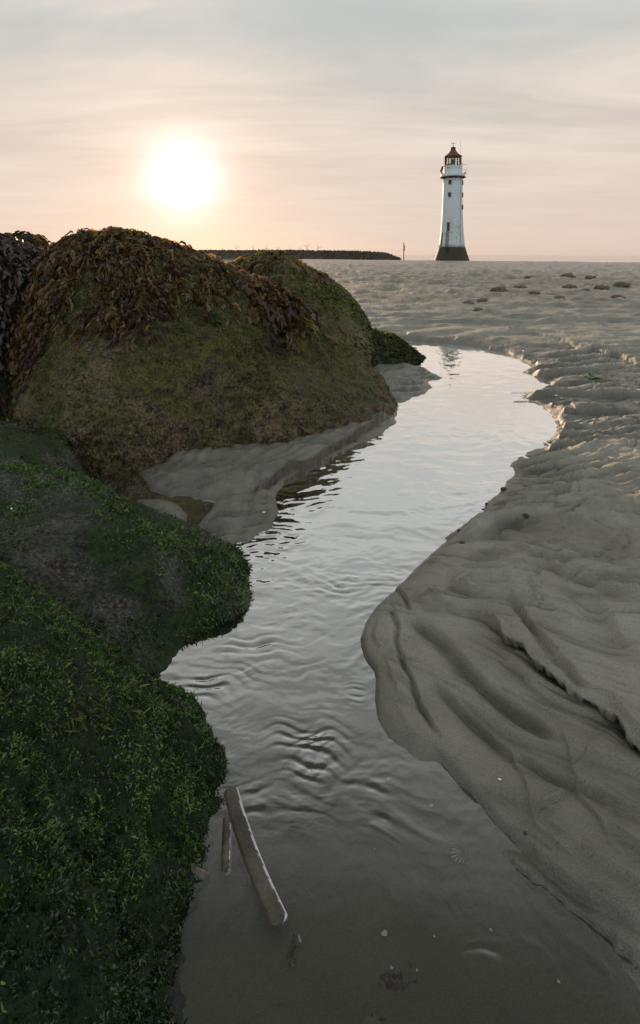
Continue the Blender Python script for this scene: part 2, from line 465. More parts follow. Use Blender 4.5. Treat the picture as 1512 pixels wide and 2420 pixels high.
gm = n.new('ShaderNodeMixShader'); n.l.new(gfr.outputs[0], gm.inputs[0]); n.l.new(gtr.outputs[0], gm.inputs[1]); n.l.new(ggl.outputs[0], gm.inputs[2])
finish(n, gm)

# ------------------------------------------------------------------ the stream, in plan
WATER = gpts([(850, 815), (900, 806), (960, 806), (1040, 811), (1120, 821), (1190, 836), (1235, 852), (1262, 868), (1235, 880), (1268, 890),
    (1298, 905), (1288, 918), (1250, 928), (1238, 943), (1272, 955), (1302, 975), (1316, 998), (1312, 1030), (1280, 1052), (1238, 1078), (1212, 1098),
    (1222, 1120), (1205, 1142), (1185, 1166), (1152, 1190), (1132, 1220), (1085, 1256), (1035, 1298), (985, 1340), (935, 1388), (890, 1432), (862, 1475),
    (851, 1512), (858, 1548), (884, 1590), (888, 1650), (893, 1700), (918, 1745), (960, 1775), (1000, 1815), (1045, 1880), (1110, 1950),
    (1185, 2040), (1260, 2118), (1340, 2200), (1430, 2285), (1512, 2360), (1680, 2520), (1900, 2800), (2100, 3800), (-600, 3800), (-100, 2700),
    (200, 2419), (230, 2000), (280, 1720), (200, 1600), (250, 1500), (380, 1440), (400, 1380), (330, 1300), (240, 1240), (100, 1200), (150, 1120), (300, 1090),
    (500, 1010), (700, 960), (850, 900), (870, 850)])
SPIT1 = gpts([(330, 1120), (420, 1060), (600, 1000), (800, 960), (925, 950), (936, 1000), (912, 1018), (868, 1040), (820, 1062), (760, 1090), (712, 1110), (676, 1136),
    (656, 1162), (652, 1190), (660, 1212), (648, 1232), (640, 1250), (612, 1258), (590, 1280), (556, 1284), (535, 1305), (528, 1290), (506, 1292), (476, 1309), (470, 1296), (456, 1296),
    (440, 1282), (452, 1260), (475, 1228), (505, 1196), (512, 1183), (480, 1180), (440, 1168), (400, 1172), (360, 1160)])
SPIT2 = gpts([(320, 1180), (375, 1180), (418, 1192), (443, 1215), (436, 1232), (415, 1246), (400, 1262), (360, 1240)])
SPIT3 = gpts([(880, 860), (960, 858), (1005, 872), (1045, 893), (1012, 902), (1020, 915), (1005, 930), (975, 936), (962, 950), (942, 951), (935, 985), (880, 980), (880, 900)])

def scarp(pl, H, wd, back, lo=0.0, fade=.08): return (smoothline(gpts(pl)), H, wd, back, lo, fade)
SCARPS = [  # drawn so that the high side lies to the left of the direction of travel (negative image side is tested below)
    scarp([(1060, 1474), (1120, 1492), (1165, 1512), (1200, 1548), (1245, 1562), (1290, 1612), (1350, 1655), (1410, 1688), (1462, 1722), (1530, 1790), (1640, 1890)], .016, .0022, .20, .018, .10),
    scarp([(1120, 1955), (1190, 2030), (1270, 2095), (1350, 2160), (1430, 2220), (1530, 2300), (1640, 2390)], .012, .006, .12, .004, .08),
    scarp([(600, 1182), (640, 1150), (690, 1116), (740, 1098), (800, 1062), (860, 1030), (925, 988)], .020, .0025, .16, .003, .08),
    scarp([(905, 1568), (925, 1622), (938, 1672)], .004, .0018, .05, .001, .03),
    scarp([(1180, 1760), (1215, 1820), (1245, 1905), (1268, 2000)], .0035, .0015, .05, .001, .04),
    scarp([(1265, 1946), (1310, 1922), (1352, 1884)], .005, .0022, .04, .001, .02),
    scarp([(1300, 1725), (1335, 1790), (1352, 1850), (1370, 1905), (1420, 1985), (1450, 2060)], .004, .002, .05, .001, .05),
    scarp([(1350, 1850), (1420, 1900), (1512, 1960), (1600, 2020)], .003, .003, .05, .001, .05),
    scarp([(1400, 1655), (1455, 1690), (1500, 1740), (1560, 1800)], .007, .003, .06, .002, .04),
    scarp([(1020, 1215), (1120, 1190), (1215, 1178), (1300, 1182), (1425, 1180)], .0, .01, .05, .0, .05),
    scarp([(1190, 1190), (1290, 1178), (1360, 1186), (1425, 1180), (1470, 1186)], .014, .012, .12, .0, .12),
    scarp([(1130, 1365), (1240, 1352), (1330, 1368), (1430, 1350), (1512, 1352)], .010, .012, .10, .0, .12),
    scarp([(1270, 1292), (1380, 1262), (1460, 1268), (1530, 1250)], .010, .014, .10, .0, .12),
    scarp([(1010, 1290), (1100, 1262), (1180, 1248)], .006, .010, .06, .0, .05),
    scarp([(1380, 838), (1420, 852), (1455, 858), (1500, 880), (1560, 890)], .028, .012, .5, .0, .2),
    scarp([(1090, 795), (1180, 800), (1260, 812), (1330, 826), (1370, 850)], .030, .018, .5, .0, .3),
    scarp([(1310, 985), (1330, 1010), (1322, 1040), (1290, 1072)], .012, .008, .10, .0, .06),
]
def groove(pl, dep, wd, fade=.03): return (smoothline(gpts(pl)), dep, wd, fade)
GROOVES = [
    groove([(930, 1385), (952, 1420), (968, 1458), (962, 1490)], .0045, .006),
    groove([(922, 1440), (938, 1500), (950, 1570), (975, 1640), (1020, 1720), (1060, 1780)], .005, .0055),
    groove([(965, 1470), (1040, 1540), (1110, 1610), (1190, 1680), (1290, 1750), (1350, 1795)], .010, .016),
    groove([(895, 1470), (885, 1520), (905, 1570)], .003, .004),
    groove([(1010, 1620), (1090, 1690), (1170, 1770), (1230, 1830)], .006, .010),
    groove([(1190, 1440), (1215, 1470), (1280, 1545), (1350, 1620), (1440, 1688)], .008, .009),
    groove([(1240, 1420), (1262, 1455), (1250, 1490)], .004, .008),
    groove([(1010, 1440), (1080, 1480), (1130, 1492)], .004, .006),
    groove([(1000, 1750), (1080, 1850), (1170, 1950), (1260, 2040), (1370, 2130), (1500, 2230)], .006, .018),
    groove([(1200, 1780), (1290, 1850), (1400, 1900), (1520, 1980)], .006, .014),
    groove([(1210, 2080), (1300, 2170), (1400, 2260), (1500, 2350)], .006, .010),
    groove([(1400, 1460), (1440, 1540), (1512, 1600)], .010, .03),
    groove([(1260, 1380), (1340, 1400), (1420, 1440), (1520, 1460)], .008, .02),
    groove([(1180, 2030), (1240, 2100), (1300, 2160)], -.004, .004),
    groove([(300, 1700), (300, 1701)], .0, .01),
]

def edge_far(s):   # how far out the beach meets the sea, by direction
    return np.interp(s, [-.6, -.24, -.16, -.10, -.04, .02, .10, .24, .55, 1.3], [60, 70, 85, 105, 190, 185, 160, 140, 104, 80])

def ground_height(X, Y, full=True):
    P = np.stack([X, Y], 1)
    px, py = to_px(X, Y, np.zeros_like(X))
    near = Y < 9
    d = np.full(len(X), 1.0); wat = np.zeros(len(X))
    Pn = P[near]
    jit = .012*fbm2(Pn[:, 0]*9, Pn[:, 1]*9, 4)*np.clip(Pn[:, 1]-.6, .12, 1.6)
    dn = -sdf(Pn, WATER)
    sp1 = sdf(Pn, SPIT1); sp2 = sdf(Pn, SPIT2); sp3 = sdf(Pn, SPIT3)
    spit = np.maximum(np.maximum(sp1, sp2), sp3)
    isspit = spit > dn
    dn = np.maximum(dn, spit)+jit
    d[near] = dn
    xs, ys = Pn[:, 0], Pn[:, 1]; pxn, pyn = px[near], py[near]
    right = sstep(-.05, .1, xs-(-.02))
    # heights above the water, from the edge inwards
    lip = np.interp(pyn, [780, 830, 950, 1100, 1300, 1450, 1560, 1700, 1850, 2100, 2500], [.030, .022, .008, .006, .012, .017, .015, .005, .004, .003, .002])
    wl = np.interp(pyn, [800, 1000, 1250, 1500, 1700, 2000], [.05, .06, .03, .006, .006, .02])
    rise = np.interp(pyn, [780, 850, 1000, 1200, 1500, 1800, 2100, 2500], [.06, .05, .045, .045, .030, .026, .022, .02])
    lip = np.where(isspit, .006, lip); wl = np.where(isspit, .010, wl); rise = np.where(isspit, .035, rise)
    dp = np.maximum(dn, 0)
    z = lip*(1-np.exp(-dp/wl))+rise*(1-np.exp(-dp/(.30+.25*np.clip(ys-1, 0, 3))))
    depth = np.interp(pyn, [800, 1200, 1600, 1800, 2100, 2500], [.03, .035, .022, .016, .013, .012])
    shz = np.exp(-(((pxn-1210)/75)**2+((pyn-935)/60)**2))+.9*np.exp(-(((pxn-1185)/70)**2+((pyn-1080)/38)**2))+.7*np.exp(-(((pxn-1130)/90)**2+((pyn-835)/16)**2))
    depth = depth*np.clip(1-.85*shz, .1, 1)
    z = np.where(dn < 0, -depth*(1-np.exp(dn/np.interp(pyn, [800, 1500, 1900], [.10, .03, .05]))), z)
    on = sstep(0, .05, dn)
    # flow-shaped relief on the banks
    wx = xs+.10*fbm2(xs*2.2+3, ys*2.2, 3); wy = ys+.10*fbm2(xs*2.2-7, ys*2.2+5, 3)
    a = np.interp(pyn, [800, 1000, 1250, 1400, 1520, 2400], [-.10, -.22, -.32, -.05, .75, .95])     # ridges swing round with the flow
    ca, sa = np.cos(a), np.sin(a)
    uu = wx*ca-wy*sa*(-1); vv = -wx*sa+wy*ca
    uu, vv = wx*ca+wy*sa*(-1), wx*sa+wy*ca
    rd = ridge2(uu*1.6+11, vv*5.0, 3, g=.42)
    z += on*np.interp(pyn, [800, 1000, 1300, 1500, 2400], [.015, .015, .016, .0075, .0055])*rd
    z += on*np.interp(pyn, [800, 1400, 2400], [.012, .009, .005])*fbm2(wx*3.2, wy*4.6, 4)
    z += on*.0013*fbm2(xs*34, ys*38, 3)*np.interp(ys, [.5, 2, 6], [.7, 1.2, 3.0])
    z += on*.0016*ridge2(uu*9+3, vv*34, 2)*sstep(-.1, .25, fbm2(xs*4+7, ys*4, 2))*np.interp(ys, [.5, 1.2, 3], [.45, 1.0, 2.0])
    # lobes washed over each other (delta on the right, spit on the left)
    tn = (fbm2(wx*2.3+20, wy*3.0+4, 3, g=.40)+.25*d[near])*6.5
    fl = np.floor(tn); fr_ = tn-fl; terr = fl+sstep(.0, .22, fr_)+.25*fr_
    tz = (terr-tn*1.25)*1.0
    dm = sstep(1180, 1260, pxn+np.clip(pyn-900, 0, 400)*.0)*sstep(1290, 1150, pyn)*sstep(800, 860, pyn)
    dm = np.maximum(dm, .55*np.where(sp1 > 0, 1, 0)*sstep(0, .03, sp1)); dm = np.maximum(dm, .8*np.where(sp3 > 0, 1, 0))
    dm = np.maximum(dm, .25*sstep(1000, 1100, pxn)*sstep(1150, 1200, pyn)*sstep(1500, 1350, pyn))
    z += np.where(sp1 > .004, .0028*np.sin(2*PI*sp1/.045+3*fbm2(xs*6, ys*6, 3))*sstep(.004, .03, sp1)*sstep(.35, .15, sp1), 0)
    z += dm*sstep(-.03, .03, dn)*np.where(isspit, .0045, .011)*tz
    # sand beds just breaking the surface in the shallows of the delta
    sh = np.exp(-(((pxn-1180)/90)**2+((pyn-940)/60)**2))+np.exp(-(((pxn-1160)/60)**2+((pyn-1075)/30)**2))*.7
    z += np.where(dn < 0, 1, 0)*shz*.0075*(-.2+1.3*fbm2(wx*5, wy*11, 3)+.6*ridge2(wx*3, wy*7, 2))
    # little pits and worm casts on the open bank
    pit = sstep(1250, 1330, pyn)*sstep(1480, 1400, pyn)*sstep(1130, 1250, pxn)
    def rill(fu, fv, w_, off): return np.exp(-(np.abs(pn2(uu*fu+off, vv*fv+off*.7))/w_))
    rm = np.interp(pyn, [800, 1000, 1300, 1500, 2400], [2.2, 1.6, 1.3, .9, .7])
    def saw(F_, amp_, seed_, wv=1.1):
        ph = vv*F_+wv*fbm2(uu*1.4*F_/9+seed_, vv*2.6*F_/9, 3); t_ = ph-np.floor(ph)
        m_ = sstep(-.12, .22, fbm2(xs*2.6*F_/9+seed_*3, ys*3.2*F_/9, 2))
        return amp_*m_*(sstep(0, .14, t_)*(1-t_)**1.3-.35)
    mb = sstep(1060, 1140, pyn)*sstep(1500, 1420, pyn)*on
    z_b = z.copy()
    z += mb*(saw(7, .028, 2.0)+saw(15, .022, 5.0)+saw(33, .0105, 9.0)+saw(60, .004, 11.0))
    z += on*sstep(1140, 1060, pyn)*(saw(4.5, .034, 12.0)+saw(10, .020, 15.0)+saw(22, .008, 16.0))
    z += on*sstep(1420, 1520, pyn)*(saw(9, .012, 22.0, 1.6)+saw(22, .0060, 25.0)+saw(48, .0022, 27.0))
    z -= on*.0080*rm*rill(1.5, 7, .08, 3.3)*sstep(-.25, .15, fbm2(xs*2.2, ys*2.2+4, 2))
    z -= on*.0040*rm*rill(3.6, 17, .11, 8.1)*sstep(-.15, .2, fbm2(xs*3+9, ys*3+4, 2))
    z += on*.0016*rm*(1-2*np.abs(pn2(uu*5+1, vv*26)))*sstep(0, .3, fbm2(xs*2.6+1, ys*3+14, 2))
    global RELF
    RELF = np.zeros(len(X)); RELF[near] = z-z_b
    z += pit*.0075*ridge2(xs*22, ys*26, 2)
    # scarps and grooves
    for A, H, wd, back, lo, fade in SCARPS:
        if H == 0: continue
        mn = A.min(0)-.5; mx_ = A.max(0)+.5
        sel = (xs > mn[0]) & (xs < mx_[0]) & (ys > mn[1]) & (ys < mx_[1])
        if not sel.any(): continue
        Q = Pn[sel]; q = Q+np.stack([fbm2(Q[:, 0]*28, Q[:, 1]*28, 3), fbm2(Q[:, 0]*28+40, Q[:, 1]*28, 3)], 1)*.007*np.clip(Q[:, 1], .7, 1.3)[:, None]
        dd, side, par, L = seg_dist(q, A)
        s_ = dd*side
        e = sstep(0, fade, par)*sstep(0, fade, L-par)
        s_ = s_+wd*.6*fbm2(Q[:, 0]*70, Q[:, 1]*70, 2)
        prof = np.where(s_ > 0, sstep(-wd*.2, wd, s_)*np.exp(-np.maximum(s_-wd, 0)/back), 0)*H-lo*np.where(s_ < 0, np.exp(s_/(wd*(9 if lo > .015 else 5))), np.exp(-s_/(wd*.5)))
        edge = np.exp(-((s_-wd*1.6)/(wd*1.6))**2)*H*.12
        z[sel] += (prof+edge)*e
    for A, dep, wd, fade in GROOVES:
        if dep == 0: continue
        mn = A.min(0)-.2; mx_ = A.max(0)+.2
        sel = (xs > mn[0]) & (xs < mx_[0]) & (ys > mn[1]) & (ys < mx_[1])
        Q = Pn[sel]; q = Q+np.stack([fbm2(Q[:, 0]*14, Q[:, 1]*14, 2), fbm2(Q[:, 0]*14+40, Q[:, 1]*14, 2)], 1)*.008
        dd, side, par, L = seg_dist(q, A); s_ = dd*side
        e = sstep(0, fade*2, par)*sstep(0, fade*2, L-par)
        z[sel] += -dep*2.1*e*np.where(s_ > 0, np.exp(-(s_/(wd*.30))**2), np.exp(-(s_/(wd*1.5))**2))
    zz = np.zeros(len(X)); zz[near] = z
    global OVER
    OVER = np.zeros((len(X), 2))
    A = SCARPS[0][0]; sel = near & (np.abs(X-.35) < .5) & (Y < 1.4)
    Q = P[sel]
    if len(Q):
        q = Q+np.stack([fbm2(Q[:, 0]*28, Q[:, 1]*28, 3), fbm2(Q[:, 0]*28+40, Q[:, 1]*28, 3)], 1)*.007*np.clip(Q[:, 1], .7, 3)[:, None]
        dd, side, par, L = seg_dist(q, A); s_ = dd*side; e = sstep(.06, .16, par)*sstep(0, .05, L-par)
        o_ = (.040+.010*fbm2(Q[:, 0]*20, Q[:, 1]*20, 2))*np.where(s_ > .002, np.exp(-((s_-.002)/.05)), np.exp(-((s_-.002)/.0016)**2))*e
        OVER[sel] = o_[:, None]*np.array([-.62, -.78])[None, :]
    # open beach
    Df = edge_far(X/np.maximum(Y, .1))
    slope = .085-.885*np.clip(Y/Df, 0, 4)**1.0
    bx = X+.5*fbm2(X*.5, Y*.5, 3); by = Y+.5*fbm2(X*.5+9, Y*.5, 3)
    rel = .030*ridge2(bx*.55, by*1.5, 3)+.016*fbm2(bx*2.2, by*5.0, 4)+.016*np.clip(ridge2(bx*1.0+4, by*3.2, 2), -.2, 1)
    rel += .007*fbm2(X*7, Y*13, 3)
    rel += .03*np.clip(fbm2(X*1.6+30, Y*2.4, 3)-.28, 0, 1)*3*sstep(5, 9, Y)
    rel += .10*fbm2(X*.12, Y*.2, 3)*sstep(14, 60, Y)*1.0
    rel += .022*np.clip(fbm2(X*2.1+50, Y*3.0, 3), -.15, 1)*sstep(4, 7, Y)+.05*fbm2(X*.8, Y*1.6, 4)*sstep(8, 16, Y)+.030*ridge2(X*1.3+5, Y*1.7, 3, g=.6)*sstep(7, 12, Y)*(.4+.6*sstep(-.2, .3, fbm2(X*.2, Y*.2, 2)))
    rel *= np.interp(Y, [3, 8, 40, 150], [1.3, 1.8, 2.0, 1.2])
    far = slope+rel
    k = sstep(3.9, 5.6, Y+.18*X)
    k = np.where(near, np.minimum(k, sstep(.0, .5, d)), 1.0)
    zz = zz*(1-k)+far*k
    zz = np.maximum(zz, -6)
    return zz, d, px, py

# ground sheet, fine near the camera and coarse far away
Yr = np.concatenate([np.linspace(.16, .5, 60, endpoint=False), 1/np.linspace(1/.5, 1/12., 900, endpoint=False), np.geomspace(12, 900, 260)])
Xs = np.concatenate([np.linspace(-1.7, -.60, 90, endpoint=False), np.linspace(-.60, .60, 740, endpoint=False), np.linspace(.60, 1.7, 91)])
YY, SS = np.meshgrid(Yr, Xs, indexing='ij')
XX = SS*(YY+.22)
gx, gy = XX.ravel(), YY.ravel()
gz, gd, gpx, gpy = ground_height(gx, gy); gxo = gx+OVER[:, 0]; gyo = gy+OVER[:, 1]
def grid_faces(nr, nc):
    i = np.arange(nr-1)[:, None]*nc+np.arange(nc-1)[None, :]
    return np.stack([i, i+1, i+nc+1, i+nc], -1).reshape(-1, 4)
wet_shade_v = np.clip(sstep(.030, -.001, gz)*.9, 0, 1)
wet_shade_v = np.where(gy > 5, .40+.35*sstep(.05, -.03, gz)+.3*(fbm2(gx*.6, gy*1.2, 3)), wet_shade_v)
wet_shade_v = np.maximum(wet_shade_v, .75*sstep(1550, 2050, gpy))  # damp near bank, plus vignette darkening towards the lower edge painted in
wet_shade_v = np.maximum(wet_shade_v, sstep(.075, .035, gz)*.8*sstep(1120, 1000, gpy)*sstep(5.2, 4.4, gy))
wet_shade_v = np.maximum(wet_shade_v, .85*np.exp(-np.maximum(gd, 0)/(.018*np.clip(gy, .6, 4))))
wet_shade_v = wet_shade_v+.45*sstep(.0, -.009, RELF)*sstep(0, .03, gd)  # damp troughs, with their shade painted into the colour to strengthen the relief
wet_shade_v = np.clip(wet_shade_v+.15*fbm2(gx*4, gy*7, 3), 0, 1)
siltv = np.zeros(len(gx))+sstep(4.5, 9, gy)*np.clip(.42+.5*fbm2(gx*.5, gy*.9, 4), .1, .8)
sel = gy < 4
P_ = np.stack([gx[sel], gy[sel]], 1)
dsp, _, _, _ = seg_dist(P_, SCARPS[2][0]); siltv[sel] = np.exp(-(dsp/.008)**2)*1.2
wet_shade_v[sel] = np.maximum(wet_shade_v[sel], .7*(np.maximum(sdf(P_, SPIT1), sdf(P_, SPIT2)) > -.01))
dlip = np.abs(gd[sel]); siltv[sel] = np.maximum(siltv[sel], np.exp(-(dlip/.004)**2)*.9*sstep(1380, 1480, gpy[sel])*sstep(1760, 1640, gpy[sel]))
ground = raw_mesh('ground', np.stack([gxo, gyo, gz], 1), grid_faces(len(Yr), len(Xs)), m_sand, attrs={'wet_shade': wet_shade_v, 'silt': siltv})
tag(ground, kind='structure')

# ------------------------------------------------------------------ stream water surface
wy_ = np.concatenate([np.linspace(.16, .5, 60, endpoint=False), 1/np.linspace(1/.5, 1/6.0, 780)])
wx_ = np.linspace(-.85, .85, 700)
WYY, WSS = np.meshgrid(wy_, wx_, indexing='ij')
wX = (WSS*(WYY+.15)).ravel(); wY = WYY.ravel()
wpx, wpy = to_px(wX, wY, np.zeros_like(wX))
def env(cx, cy, rx, ry): return np.exp(-(((wpx-cx)/rx)**2+((wpy-cy)/ry)**2))
h = np.zeros(len(wX))
qx = wX+.05*fbm2(wX*5, wY*4, 3); qy = wY+.05*fbm2(wX*5+8, wY*4, 3)
amp = np.interp(wpy, [800, 1000, 1250, 1500, 1750, 1950, 2020, 2200, 2500], [.0012, .0015, .0018, .0013, .0011, .0008, .00015, .0001, .0001])
h += amp*1.0*fbm2(qx*9, qy*15, 3)
h += amp*.42*ridge2(qx*16+3, qy*30, 2)*(.3+sstep(-.05, .25, fbm2(wX*3, wY*3, 2)))
h += amp*.22*ridge2(qx*34+3, qy*62, 2)*sstep(-.1, .3, fbm2(wX*5+4, wY*4, 2))
h += .0011*fbm2(wX*2.4, wY*2.2, 2)*sstep(2100, 1700, wpy)
def train(cx, cy, rx, ry, ox, oy, lam, a, warp=.030):
    """ripples running out from a point, kept inside an envelope"""
    o = WZ(ox, oy)[:2]
    r = np.hypot(wX-o[0], wY-o[1])+warp*fbm2(wX*12, wY*12, 2)
    e = env(cx, cy, rx, ry)*(.35+.65*sstep(-.15, .2, fbm2(wX*14+cx, wY*14, 2)))
    w_ = np.sin(2*PI*r/lam)
    return .85*a*e*(w_+.35*np.sin(4*PI*r/lam+.6)+.8*fbm2(wX*40+cx, wY*60, 2))
h += train(500, 1610, 120, 45, 400, 1800, .021, .00075)
h += train(620, 1540, 130, 60, 620, 1240, .026, .0006)
h += train(720, 1770, 80, 70, 640, 2100, .020, .0011)
h += train(760, 1800, 70, 60, 1100, 2100, .018, .0010)
h += train(660, 1900, 90, 40, 640, 2400, .022, .0012)
h += train(860, 1850, 70, 35, 800, 2300, .030, .0009)
h += train(830, 1380, 110, 25, 850, 1250, .020, .0010)
h += train(640, 1270, 60, 60, 600, 1450, .030, .0008)
h += train(1170, 2240, 60, 18, 1170, 2500, .022, .0004)
h += train(900, 1935, 60, 15, 900, 2300, .022, .0006)
h += train(840, 1640, 20, 30, 840, 1800, .010, .0004)
wf = grid_faces(len(wy_), len(wx_))
gzz, gdd, _, _ = ground_height(wX, wY)
keepv = (gzz < .012) & (gdd < .25)
kf = keepv[wf].any(1)
wf = wf[kf]
used, inv = np.unique(wf.ravel(), return_inverse=True)
water = raw_mesh('water', np.stack([wX[used], wY[used], h[used]], 1), inv.reshape(-1, 4), m_water)
tag(water, kind='structure')

# sea
sy = np.concatenate([np.linspace(12, 400, 40), np.geomspace(500, 45000, 16)]); 
V = []; 
for y in sy:
    for t in np.linspace(-1, 1, 25): V.append((t*(y*1.5+200), y, -.80))
sea = raw_mesh('sea', np.array(V), grid_faces(len(sy), 25), m_sea); tag(sea, kind='structure')

# ------------------------------------------------------------------ boulders
def sphere_dirs(nlat, nlon):
    th = np.linspace(0.0, PI, nlat+1)[1:-1]; ph = np.linspace(0, 2*PI, nlon, endpoint=False)
    T, Ph = np.meshgrid(th, ph, indexing='ij')
    d = np.stack([np.sin(T)*np.cos(Ph), np.sin(T)*np.sin(Ph), np.cos(T)], -1).reshape(-1, 3)
    d = np.vstack([d, [[0, 0, 1]], [[0, 0, -1]]])
    nr = nlat-1
    i = np.arange(nr-1)[:, None]*nlon+np.arange(nlon)[None, :]
    j = np.arange(nr-1)[:, None]*nlon+(np.arange(nlon)[None, :]+1) % nlon
    q = np.stack([i, i+nlon, j+nlon, j], -1).reshape(-1, 4)
    top = len(d)-2; bot = len(d)-1; k = np.arange(nlon); k2 = (k+1) % nlon
    t = np.stack([k*0+top, k, k2, k2], -1)[:, :3]; b = np.stack([k*0+bot, (nr-1)*nlon+k2, (nr-1)*nlon+k], -1)
    return d, q, np.vstack([t, b])
class Rock:
    """star-shaped body whose surface passes through given points, roughened at several scales"""
    def __init__(s, C, pts, rough=(.03, 3.0, .010, 12.0), c=.35, seed=0):
        s.C = np.array(C, float); P = np.array(pts, float)-s.C
        r = np.linalg.norm(P, axis=1); s.d = P/r[:, None]; s.c = c; s.rough = rough; s.seed = seed
        K = s.ker(s.d); n = len(r)
        A = np.zeros((n+1, n+1)); A[:n, :n] = K+np.eye(n)*1e-3*np.sign(-1); A[:n, n] = 1; A[n, :n] = 1
        sol = np.linalg.solve(A, np.append(r, 0)); s.wt = sol[:n]; s.b = sol[n]; s.rmin = r.min()*.7
    def ker(s, d):
        q = np.clip(2-2*d@s.d.T, 0, 4); return np.sqrt(q+s.c**2)
    def radius(s, d):
        r = s.ker(d)@s.wt+s.b
        r = np.maximum(r, s.rmin)
        p = s.C+d*r[:, None]
        a1, f1, a2, f2 = s.rough
        n = fbm3(p*f1+s.seed, 4)*a1
        rg = (1-2*np.abs(pn3(p*f1*1.7+s.seed+40)))*a1*.45
        m = fbm3(p*f2+s.seed+9, 4, g=.6)*a2
        m = m+(.35-np.abs(pn3(p*f2*2.3+s.seed+3)))*a2*.55+(.35-np.abs(pn3(p*f2*4.7+s.seed+13)))*a2*.34
        return r+n+rg+m
    def pts(s, d):
        if getattr(s, 'tab', None) is None: return s.C+d*s.radius(d)[:, None]
        nr, nl = s.tab.shape
        th = np.arccos(np.clip(d[:, 2], -1, 1))/PI*(nr+1)-1; ph = (np.arctan2(d[:, 1], d[:, 0]) % (2*PI))/(2*PI)*nl
        th = np.clip(th, 0, nr-1.001); i = np.floor(th).astype(int); j = np.floor(ph).astype(int) % nl; a = th-i; b = ph-np.floor(ph); j2 = (j+1) % nl
        r = (s.tab[i, j]*(1-b)+s.tab[i, j2]*b)*(1-a)+(s.tab[i+1, j]*(1-b)+s.tab[i+1, j2]*b)*a
        return s.C+d*r[:, None]
    def project(s, p):
        v = p-s.C; return s.pts(v/np.linalg.norm(v, axis=1)[:, None])
    def normal(s, p, e=.004):
        v = p-s.C; d = v/np.linalg.norm(v, axis=1)[:, None]
        a = np.cross(d, [0.13, .27, .95]); a /= np.linalg.norm(a, axis=1)[:, None]; b = np.cross(d, a)
        def q(x): x = x/np.linalg.norm(x, axis=1)[:, None]; return s.pts(x)
        pa = q(d+a*e)-q(d-a*e); pb = q(d+b*e)-q(d-b*e)
        n = np.cross(pa, pb); n /= np.linalg.norm(n, axis=1)[:, None]+1e-12
        return n*np.sign((n*d).sum(1))[:, None]
    def mesh(s, name, nlat, nlon, mat, parent=None, axis='Z'):
        d, q, t = sphere_dirs(nlat, nlon)
        p = s.pts(d); s.V = p; s.Dv = d; s.tab = np.linalg.norm(p[:-2]-s.C, axis=1).reshape(nlat-1, nlon)
        me_f = [tuple(x) for x in t]
        # quads through foreach, triangles as degenerate-free extras
        me = D.meshes.new(name); nq = len(q); ntt = len(t)
        me.vertices.add(len(p)); me.vertices.foreach_set('co', p.astype(np.float32).ravel())
        lp = np.concatenate([q.ravel(), t.ravel()]).astype(np.int32)
        me.loops.add(len(lp)); me.loops.foreach_set('vertex_index', lp)
        me.polygons.add(nq+ntt)
        me.polygons.foreach_set('loop_start', np.concatenate([np.arange(nq)*4, nq*4+np.arange(ntt)*3]).astype(np.int32))
        me.polygons.foreach_set('loop_total', np.concatenate([np.full(nq, 4), np.full(ntt, 3)]).astype(np.int32))
        me.update(calc_edges=True); me.polygons.foreach_set('use_smooth', np.ones(nq+ntt, dtype=bool))
        me.materials.append(mat)
        o = D.objects.new(name, me); COL.objects.link(o)
        if parent: o.parent = parent
        return o

def ribbons(name, base, dirs, nrm, length, width, mat, parent=None, K=4, curl=.6, gravity=.3, tone=None, wob=.5, ends=.25, seed=1):
    """many small fronds: flat tapered strips starting at base, bending with gravity"""
    N = len(base); rg = np.random.default_rng(seed)
    P = base.copy(); Dn = dirs.copy(); V = np.zeros((N, K+1, 2, 3)); side0 = np.cross(Dn, nrm+rg.normal(size=(N, 3))*.6)
    side0 /= np.linalg.norm(side0, axis=1)[:, None]+1e-9
    ax = rg.normal(size=(N, 3)); st = (length/K)[:, None]
    for k in range(K+1):
        t = k/K
        wv = width*(.55+.9*math.sin(PI*min(1, .15+t*.8)))*(1 if t < .99 else ends)*.5
        side = side0+ax*.35*t; side /= np.linalg.norm(side, axis=1)[:, None]+1e-9
        V[:, k, 0] = P-side*wv[:, None]; V[:, k, 1] = P+side*wv[:, None]
        Dn = Dn+rg.normal(size=(N, 3))*wob*.5+ax*curl*.25; Dn[:, 2] -= gravity
        Dn /= np.linalg.norm(Dn, axis=1)[:, None]+1e-9
        P = P+Dn*st
    b = (np.arange(N)*(K+1)*2)[:, None]; k = np.arange(K)[None, :]*2
    f = np.stack([b+k, b+k+1, b+k+3, b+k+2], -1).reshape(-1, 4)
    if tone is None: tone = rg.random(N)
    return raw_mesh(name, V.reshape(-1, 3), f, mat, parent, True, {'tone': np.repeat(tone, (K+1)*2)})

def pick(rock, N, cond, seed=0, jitter=.0):
    """random directions on the rock where cond(p) accepts"""
    rg = np.random.default_rng(seed); out = []; c = 0
    while c < N:
        d = rg.normal(size=(N*2, 3)); d /= np.linalg.norm(d, axis=1)[:, None]
        p = rock.pts(d); w_ = cond(p); keep = rg.random(len(p)) < w_*np.clip(((p-rock.C)**2).sum(1)/(((p-rock.C)**2).sum(1).max()*.45), 0, 1)
        out.append(p[keep]); c += keep.sum()
        if len(out) > 30: break
    return np.vstack(out)[:N]

